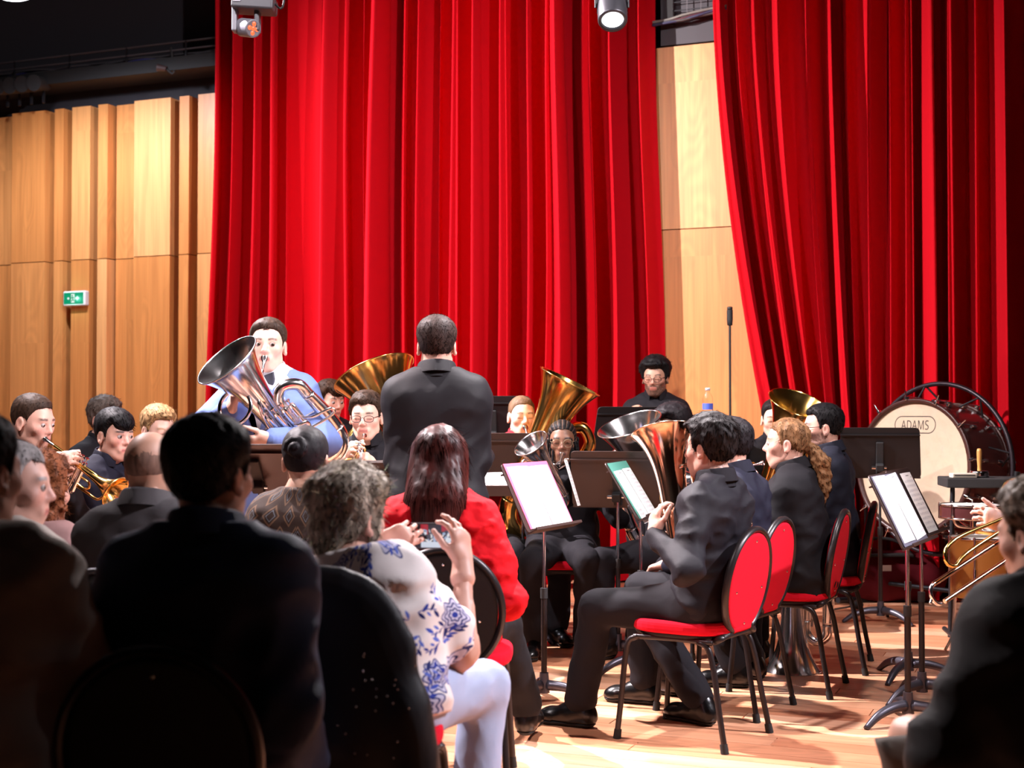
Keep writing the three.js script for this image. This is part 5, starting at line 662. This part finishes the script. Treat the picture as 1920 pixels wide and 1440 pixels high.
{ const p = at(1327, 777, 8.6), c = thing('instrument_case', 'tall black instrument case that carries the water bottle', 'case'); c.position.set(p.x, 0, p.z); part(c, 'body', box(.17, p.y - .02, .3, 0, (p.y - .02) / 2, 0, .03), matteBlack); part(c, 'lid', box(.175, .02, .305, 0, p.y - .011, 0, .008), std(lin(.02, .02, .022), .5)); part(c, 'handle', sweep([V(-.09, .6, -.06), V(-.12, .62, 0), V(-.09, .6, .06)], .009, 12, 8), rubber);
  const o = thing('water_bottle', 'clear plastic water bottle with blue label', 'bottle'); o.position.set(p.x, p.y, p.z); const pet = phys({ color: 0xffffff, roughness: .05, transmission: 1, thickness: 0, ior: 1.4 }); part(o, 'flask', lathe([[0, 0], [.028, 0], [.032, .006], [.032, .07], [.030, .075], [.032, .08], [.031, .10], [.022, .125], [.013, .135], [.013, .148]], 28), pet); part(o, 'label', lathe([[.0325, .03], [.0328, .03], [.0328, .068], [.0325, .068]], 28), std(lin(.06, .10, .50), .5)); part(o, 'cap', lathe([[0, .164], [.0145, .164], [.015, .162], [.015, .148], [.0, .148]], 20), std(lin(.7, .75, .85), .4)); }
{ const p = at(1650, 1095, 9.7), o = thing('gear_bag', 'dark red and black gear bag on the floor below the drum', 'bag'); o.position.set(p.x, 0, p.z); const g = meshPrims([flat(V(-.28, .16, 0), V(.28, .16, 0), .17, .17, V(0, 0, 1), 1.1, .05), flat(V(-.2, .26, 0), V(.2, .24, 0), .12, .1, V(0, 0, 1), 1.1, .05)], .016, { pad: .03, warp: (d, x, y, z) => Math.max(d - .02 * noise(x * 7, y * 7, z * 7), .005 - y) }); part(o, 'body', g, cloth(lin(.10, .006, .012), .8)); part(o, 'flap', box(.42, .02, .3, -.02, .33, 0, .008), blackPad); part(o, 'tag', box(.06, .04, .004, -.01, .25, .19), std(lin(.6, .58, .55), .6)); part(o, 'strap', sweep([V(-.28, .2, .1), V(-.2, .40, .05), V(.1, .42, .05), V(.28, .2, .1)], .012, 24, 8), matteBlack); }
{ const p = V(2.28, 0, -9.25), o = thing('drum_beater', 'felt drum beater lying on the floor by the stand', 'beater'); o.position.copy(p); o.rotation.y = .6; part(o, 'shaft', cyl(V(-.2, .02, 0), V(.0, .03, 0), .007), std(lin(.12, .09, .07), .5)); part(o, 'felt', new THREE.SphereGeometry(.035, 16, 12).scale(1, .9, 1).translate(.03, .034, 0), matteBlack); }
{ tuba({ name: 'euphonium', cat: 'euphonium', label: 'dark silver euphonium standing bell down on the floor', L: .6, R: .14, axis: V(.0, -1, 0), face: V(0, 0, -1), bell: V(1.42, .004, -7.05), mat: silver, group: 'euphoniums', throat: .3 }); }
{ const p = V(-.08, 0, -6.02), o = thing('cup_mute', 'small copper-brown cup mute on the floor', 'mute'); o.position.copy(p); part(o, 'cone', lathe([[0, 0], [.042, 0], [.043, .012], [.036, .06], [.03, .07], [0, .072]], 24), std(lin(.45, .13, .03), .3, .4)); part(o, 'cork', lathe([[.03, .07], [.026, .09], [0, .092]], 20), std(lin(.3, .16, .08), .8)); }

// ---------------------------------------------------------------- audience
const G_ = 'audience members';
const knitTex = null;
// man at the edge
{ const yaw = rad(170); person({ label: 'dark-haired man in beige sweater at the edge of the front row', at: [-1.13, -2.86], yaw, top: 1.285, lean: .02, head: [rad(-14), .03, 0], skin: 'tan', noEyes: true, hair: crop(H_.black, { t: .010, top: .016, nape: .02, strands: 2400, len_s: .02, lift: .3, step: .005 }), shirt: { type: 'sweater', c: [.30, .25, .22], loose: .034, fold: .013, freq: 5, cuff: .02, hem: .08 }, pants: [.05, .045, .05], w: 1.08, girth: 1.1, group: G_ }); seatFor(-1.13, -2.86, yaw, 'black-backed chair at the edge under the beige sweater', true); }
{ const yaw = rad(150); person({ label: 'grey-haired man in knitted beige sweater, face in profile', at: [-1.365, -3.72], yaw, top: 1.215, head: [rad(-52), .06, 0], skin: 'fair', hair: crop([.32, .29, .28], { t: .006, top: .010, recede: .02, strands: 1800, len_s: .016 }), shirt: { type: 'sweater', c: [.36, .31, .27], loose: .03, fold: .010, knit: true, freq: 5, cuff: .02, neck: .05 }, w: 1.05, pants: [.3, .02, .03], group: G_ }); seatFor(-1.33, -3.72, yaw, 'black-backed chair under the grey-haired man', true); }
{ const yaw = rad(165); person({ label: 'woman with frizzy copper-red hair in dusty pink top', female: true, at: [-1.60, -4.66], yaw, top: 1.15, head: [rad(-12), 0, 0], skin: 'fair', noEyes: true, hair: { style: 'curlylong', c: H_.auburn, c2: [.28, .09, .035], len: .15, t: .018, top: .02, amp: .012, freq: 30, fy: 26, strands: 4200, len_s: .03, curl: .9, lift: .5, step: .007 }, shirt: { type: 'top', c: [.30, .17, .16], loose: .02, fold: .007 }, group: G_ }); seatFor(-1.60, -4.66, yaw, 'black-backed chair under the red-haired woman', true); }
{ const yaw = rad(172); person({ label: 'balding man in grey collared shirt', at: [-1.14, -4.3], yaw, top: 1.245, lean: .05, head: [rad(-8), .08, 0], skin: 'tan', noEyes: true, hair: crop([.24, .14, .105], { t: .0015, top: -.004, amp: .001, strands: 900, len_s: .005 }), shirt: { c: [.075, .068, .072], loose: .024, fold: .008, collar: true, collarR: 1.12 }, group: G_ }); seatFor(-1.14, -4.3, yaw, 'black-backed chair under the balding man', true); }
{ const yaw = rad(176); person({ label: 'large dark-haired man in dark blue jacket filling the front', at: [-.66, -2.98], yaw, top: 1.275, lean: .02, head: [rad(-22), .02, 0], skin: 'tan', noEyes: true, hair: crop(H_.black, { t: .012, top: .018, nape: .015, strands: 3400, len_s: .02, lift: .35, step: .005 }), shirt: { type: 'jacket', c: [.035, .045, .085], loose: .036, hem: .12, fold: .011, freq: 5, cuff: .02, collar: true, shut: true, vfront: .2, collarR: 1.1, rough: .6, res: .0095 }, w: 1.0, pants: [.05, .06, .12], group: G_, R: { l: V(-.19, .52, .14), d: V(.2, -.4, .9), n: V(.6, -.6, 0), local: true, pole: V(-.15, -.6, -1) }, L: { l: V(.19, .52, .14), d: V(-.2, -.4, .9), n: V(-.6, -.6, 0), local: true, pole: V(.15, -.6, -1) } }); seatFor(-.66, -2.98, yaw, 'black-backed chair in front under the dark blue jacket', true); }
{ const yaw = rad(176), dia = canvasTex(512, 512, (c) => { seed_ = 5; c.fillStyle = '#3a2c26'; c.fillRect(0, 0, 512, 512); for (let y = -1; y < 6; y++) for (let x = -1; x < 6; x++) { const cx = x * 100 + (y % 2 ? 50 : 0), cy = y * 96; c.lineWidth = 7; c.strokeStyle = '#6e5340'; c.beginPath(); c.moveTo(cx, cy - 46); c.lineTo(cx + 36, cy); c.lineTo(cx, cy + 46); c.lineTo(cx - 36, cy); c.closePath(); c.stroke(); c.lineWidth = 3; c.strokeStyle = '#6b7078'; c.beginPath(); c.moveTo(cx, cy - 26); c.lineTo(cx + 19, cy); c.lineTo(cx, cy + 26); c.lineTo(cx - 19, cy); c.closePath(); c.stroke(); } }, [2.6, 2.6]);
  person({ label: 'woman with coiled black bun in diamond-patterned blouse', female: true, at: [-.75, -5.0], yaw, top: 1.245, head: [rad(-3), .04, 0], skin: 'tan', noEyes: true, hair: { style: 'bun', c: [.010, .008, .010], t: .006, top: .010, amp: .002, freq: 40, strands: 1400, len_s: .02, lift: .05, curl: .1, step: .0045 }, shirt: { type: 'blouse', c: [1, 1, 1], mat: cloth(lin(1, 1, 1), .8, { map: dia }), uv: (x, y, z) => [Math.atan2(x, -z) * .17, y], loose: .024, fold: .007 }, group: G_ }); seatFor(-.75, -5.0, yaw, 'black-backed chair under the woman with the bun', true); }
// woman filming
{ const yaw = rad(162), floral = canvasTex(1024, 1024, (c) => { seed_ = 31; c.fillStyle = '#e6dcd8'; c.fillRect(0, 0, 1024, 1024); const blue = ['#27378f', '#3a4fae', '#1d2560', '#5a6cc0'];
    const flower = (x, y, r) => { for (let k = 0; k < 3; k++) { c.strokeStyle = blue[2]; c.lineWidth = 7; c.beginPath(); for (let i = 0; i <= 90; i++) { const a = i / 90 * 2 * Math.PI, q = r * (1 - k * .3) * (1 + .16 * Math.cos(a * 7)); i ? c.lineTo(x + Math.cos(a) * q, y + Math.sin(a) * q) : c.moveTo(x + q, y); } c.stroke(); if (!k) { c.fillStyle = 'rgba(120,130,190,.35)'; c.fill(); } } c.fillStyle = blue[0]; c.beginPath(); c.arc(x, y, r * .2, 0, 7); c.fill(); };
    const leaf = (x, y, a, l) => { c.save(); c.translate(x, y); c.rotate(a); c.fillStyle = blue[Math.floor(rnd() * 4)]; c.beginPath(); c.moveTo(0, 0); c.quadraticCurveTo(l * .5, -l * .35, l, 0); c.quadraticCurveTo(l * .5, l * .35, 0, 0); c.fill(); c.restore(); };
    for (let i = 0; i < 13; i++) { const x = rnd() * 1024, y = rnd() * 1024; flower(x, y, 60 + rnd() * 50); } for (let i = 0; i < 46; i++) { const x = rnd() * 1024, y = rnd() * 1024, a = rnd() * 6; c.strokeStyle = blue[0]; c.lineWidth = 5; c.beginPath(); c.moveTo(x, y); c.quadraticCurveTo(x + 40 * Math.cos(a + .6), y + 40 * Math.sin(a + .6), x + 110 * Math.cos(a), y + 110 * Math.sin(a)); c.stroke(); for (let k = 0; k < 5; k++) leaf(x + k * 22 * Math.cos(a), y + k * 22 * Math.sin(a), a + (k % 2 ? .8 : -.8), 36 + rnd() * 26); } }, [1.9, 1.9]);
  person({ label: 'grey-haired woman in blue floral shirt filming with a phone', female: true, at: [-.385, -3.72], yaw, top: 1.128, side: .24, lean: .10, w: 1.15, twist: -.1, head: [rad(-20), .02, .05], skin: 'fair', noEyes: true, hs: 1.02, hair: { style: 'bob', c: [.36, .28, .20], c2: [.55, .46, .37], t: .020, top: .026, amp: .011, freq: 26, strands: 5200, len_s: .032, curl: .55, lift: .35, step: .0055 }, shirt: { type: 'floral_shirt', mat: cloth(lin(1, 1, 1), .75, { map: floral }), uv: (x, y, z) => [Math.atan2(x, -z) * .17, y], loose: .03, fold: .009, sleeve: -.72, hem: .07, res: .010 }, girth: 1.08, armR: 1.15, pants: [.36, .42, .58], shoe: 0x2a2220, group: G_,
    R: { p: at(868, 1054, 3.98), d: V(-.08, .97, -.12), n: V(-.75, .1, -.55), curl: [.55, .45, .5, .6], spread: .12, thumb: [.8, .5], pole: V(-.3, -1, .0), res: .004 }, L: { p: at(712, 1024, 4.0), d: V(.85, .35, -.12), n: V(.1, .1, -.95), curl: [.5, .55, .6, .6], thumb: [.9, .2], pole: V(.5, -1, .3), res: .004 }, feet: { R: V(-.18, .09, .32), L: V(.1, .09, .36) } });
  const p = at(818, 1004, 4.06), o = thing('smartphone', 'smartphone held sideways, its screen showing the stage', 'phone'); o.position.copy(p); o.rotation.set(.05, rad(-12), .02); part(o, 'case', box(.152, .076, .009, 0, 0, 0, .004), std(lin(.01, .01, .012), .4));
  const scr = canvasTex(320, 160, (c) => { c.fillStyle = '#0a0a14'; c.fillRect(0, 0, 320, 160); c.fillStyle = '#b01028'; c.fillRect(60, 0, 50, 70); c.fillStyle = '#b01028'; c.fillRect(200, 0, 60, 50); seed_ = 9; for (let i = 0; i < 60; i++) { c.fillStyle = ['#dfe8f4', '#1a2440', '#9fb4d6', '#303848', '#f4f0f0'][i % 5]; c.beginPath(); c.ellipse(70 + rnd() * 220, 40 + rnd() * 110, 4 + rnd() * 13, 5 + rnd() * 16, rnd() * 3, 0, 7); c.fill(); } c.fillStyle = '#d8e0f0'; c.fillRect(60, 120, 200, 40); c.fillStyle = '#08080a'; c.fillRect(0, 0, 42, 160); c.fillStyle = '#c02030'; c.fillRect(30, 30, 8, 70); });
  part(o, 'screen', new THREE.PlaneGeometry(.144, .068).translate(0, 0, .0048), std(0x000000, .2, 0, { emissive: 0xffffff, emissiveMap: scr, emissiveIntensity: .8 })); part(o, 'button', box(.02, .002, .003, .03, .0385, 0), matteBlack);
  seatFor(-.40, -3.66, rad(170), 'black-backed chair draped with a dark coat', true);
  const ct = thing('coat', 'dark glittering coat hung over the chair of the filming woman', 'coat'); ct.position.set(-.40, 0, -3.6); ct.rotation.y = rad(170); ct.translateZ(-.08); const coatM = phys({ color: lin(.008, .007, .010), roughness: .55, sheen: .2, sheenColor: lin(.05, .05, .07) });
  const cp = [flat(V(0, .70, -.24), V(0, .52, -.25), .24, .25, V(0, 0, 1), 4, .05), flat(V(0, .52, -.25), V(0, .16, -.25), .25, .25, V(0, 0, 1), 3.4, .05), cap(V(-.21, .6, -.24), V(-.25, .12, -.22), .05, .06, .05), cap(V(.21, .6, -.24), V(.25, .12, -.22), .05, .06, .05)]; part(ct, 'cloth', meshPrims(cp, .011, { pad: .04, warp: (d, x, y, z) => d - .016 * sstep(.75, .3, y) * Math.sin(x * 48 + noise(x * 4, y * 3, 1) * 4) - .004 * noise(x * 20, y * 12, z * 20) }), coatM);
  seed_ = 66; const sq = []; for (let i = 0; i < 130; i++) { const x = rr(-.26, .26), y = rr(.08, .75); sq.push(new THREE.SphereGeometry(.0022, 6, 4).translate(x, y, -.318 - .012 * Math.sin(x * 48) * sstep(.75, .3, y) + rr(-.008, .004))); } const sm = part(ct, 'sequins', sq, chrome); sm.userData.kind = 'stuff';
  const br = thing('bracelet', 'gold bracelet on the wrist of the filming woman', 'bracelet'); br.position.copy(at(708, 1026, 3.99)); part(br, 'band', new THREE.TorusGeometry(.031, .003, 8, 30).rotateY(1.2), gold); part(br, 'charm', new THREE.SphereGeometry(.007, 10, 8).translate(.0, .032, .0), gold); }
// woman in red
{ const yaw = rad(178), laceM = phys({ color: lin(.62, .005, .012), roughness: .8, sheen: .15, specularIntensity: .3, sheenColor: lin(.7, .04, .05) });
  person({ label: 'woman with long straight dark red hair in red lace blouse', female: true, at: [-.26, -4.95], yaw, top: 1.245, head: [rad(-4), 0, 0], skin: 'fair', noEyes: true, hair: { style: 'long', c: [.034, .006, .005], c2: [.075, .011, .008], len: .36, t: .010, top: .012, amp: .004, freq: 34, fy: 3, strands: 3800, len_s: .08, lift: .02, curl: .06, step: .006, mat: phys({ color: 0xffffff, roughness: .45, specularIntensity: .5, vertexColors: true }) }, shirt: { type: 'lace_blouse', mat: laceM, loose: .022, puff: true, lace: true, fold: .010, sleeve: .7, res: .008, hem: .05 }, pants: [.012, .011, .013], shoe: 0x120c0b, group: G_, L: { l: V(.16, .62, .20), d: V(-.3, -.3, 1), n: V(0, -1, 0), local: true, pole: V(.4, -1, -.3) }, R: { l: V(-.16, .62, .20), d: V(.3, -.3, 1), n: V(0, -1, 0), local: true, pole: V(-.4, -1, -.3) }, feet: { R: V(-.30, .12, .60), L: V(.1, .1, .4) } }); chair(-.22, -4.90, yaw, 'black-backed chair under the woman in red lace', true, 'audience chairs'); }
// man at the near edge
{ const yaw = rad(205); person({ label: 'man with short brown-grey curls in dark knitwear at the near corner', at: [1.27, -3.05], yaw, top: 1.145, lean: .26, head: [rad(10), .2, 0], skin: 'tan', hair: { style: 'short', c: [.11, .075, .045], c2: [.20, .15, .11], t: .012, top: .018, amp: .008, freq: 40, strands: 3000, len_s: .022, curl: .5, lift: .35, nape: .02, step: .0055 }, shirt: { type: 'sweater', c: [.006, .005, .0045], loose: .04, fold: .012, freq: 5, collar: true, collarR: 1.2 }, w: 1.12, girth: 1.15, pants: [.05, .042, .035], group: G_, L: { l: V(.06, .60, .27), d: V(-.7, -.3, .5), n: V(0, -1, 0), local: true, pole: V(.9, -.5, -.3) } }); seatFor(1.27, -3.05, yaw, 'black-backed chair at the near corner', true); }

renderer.render(scene, camera);
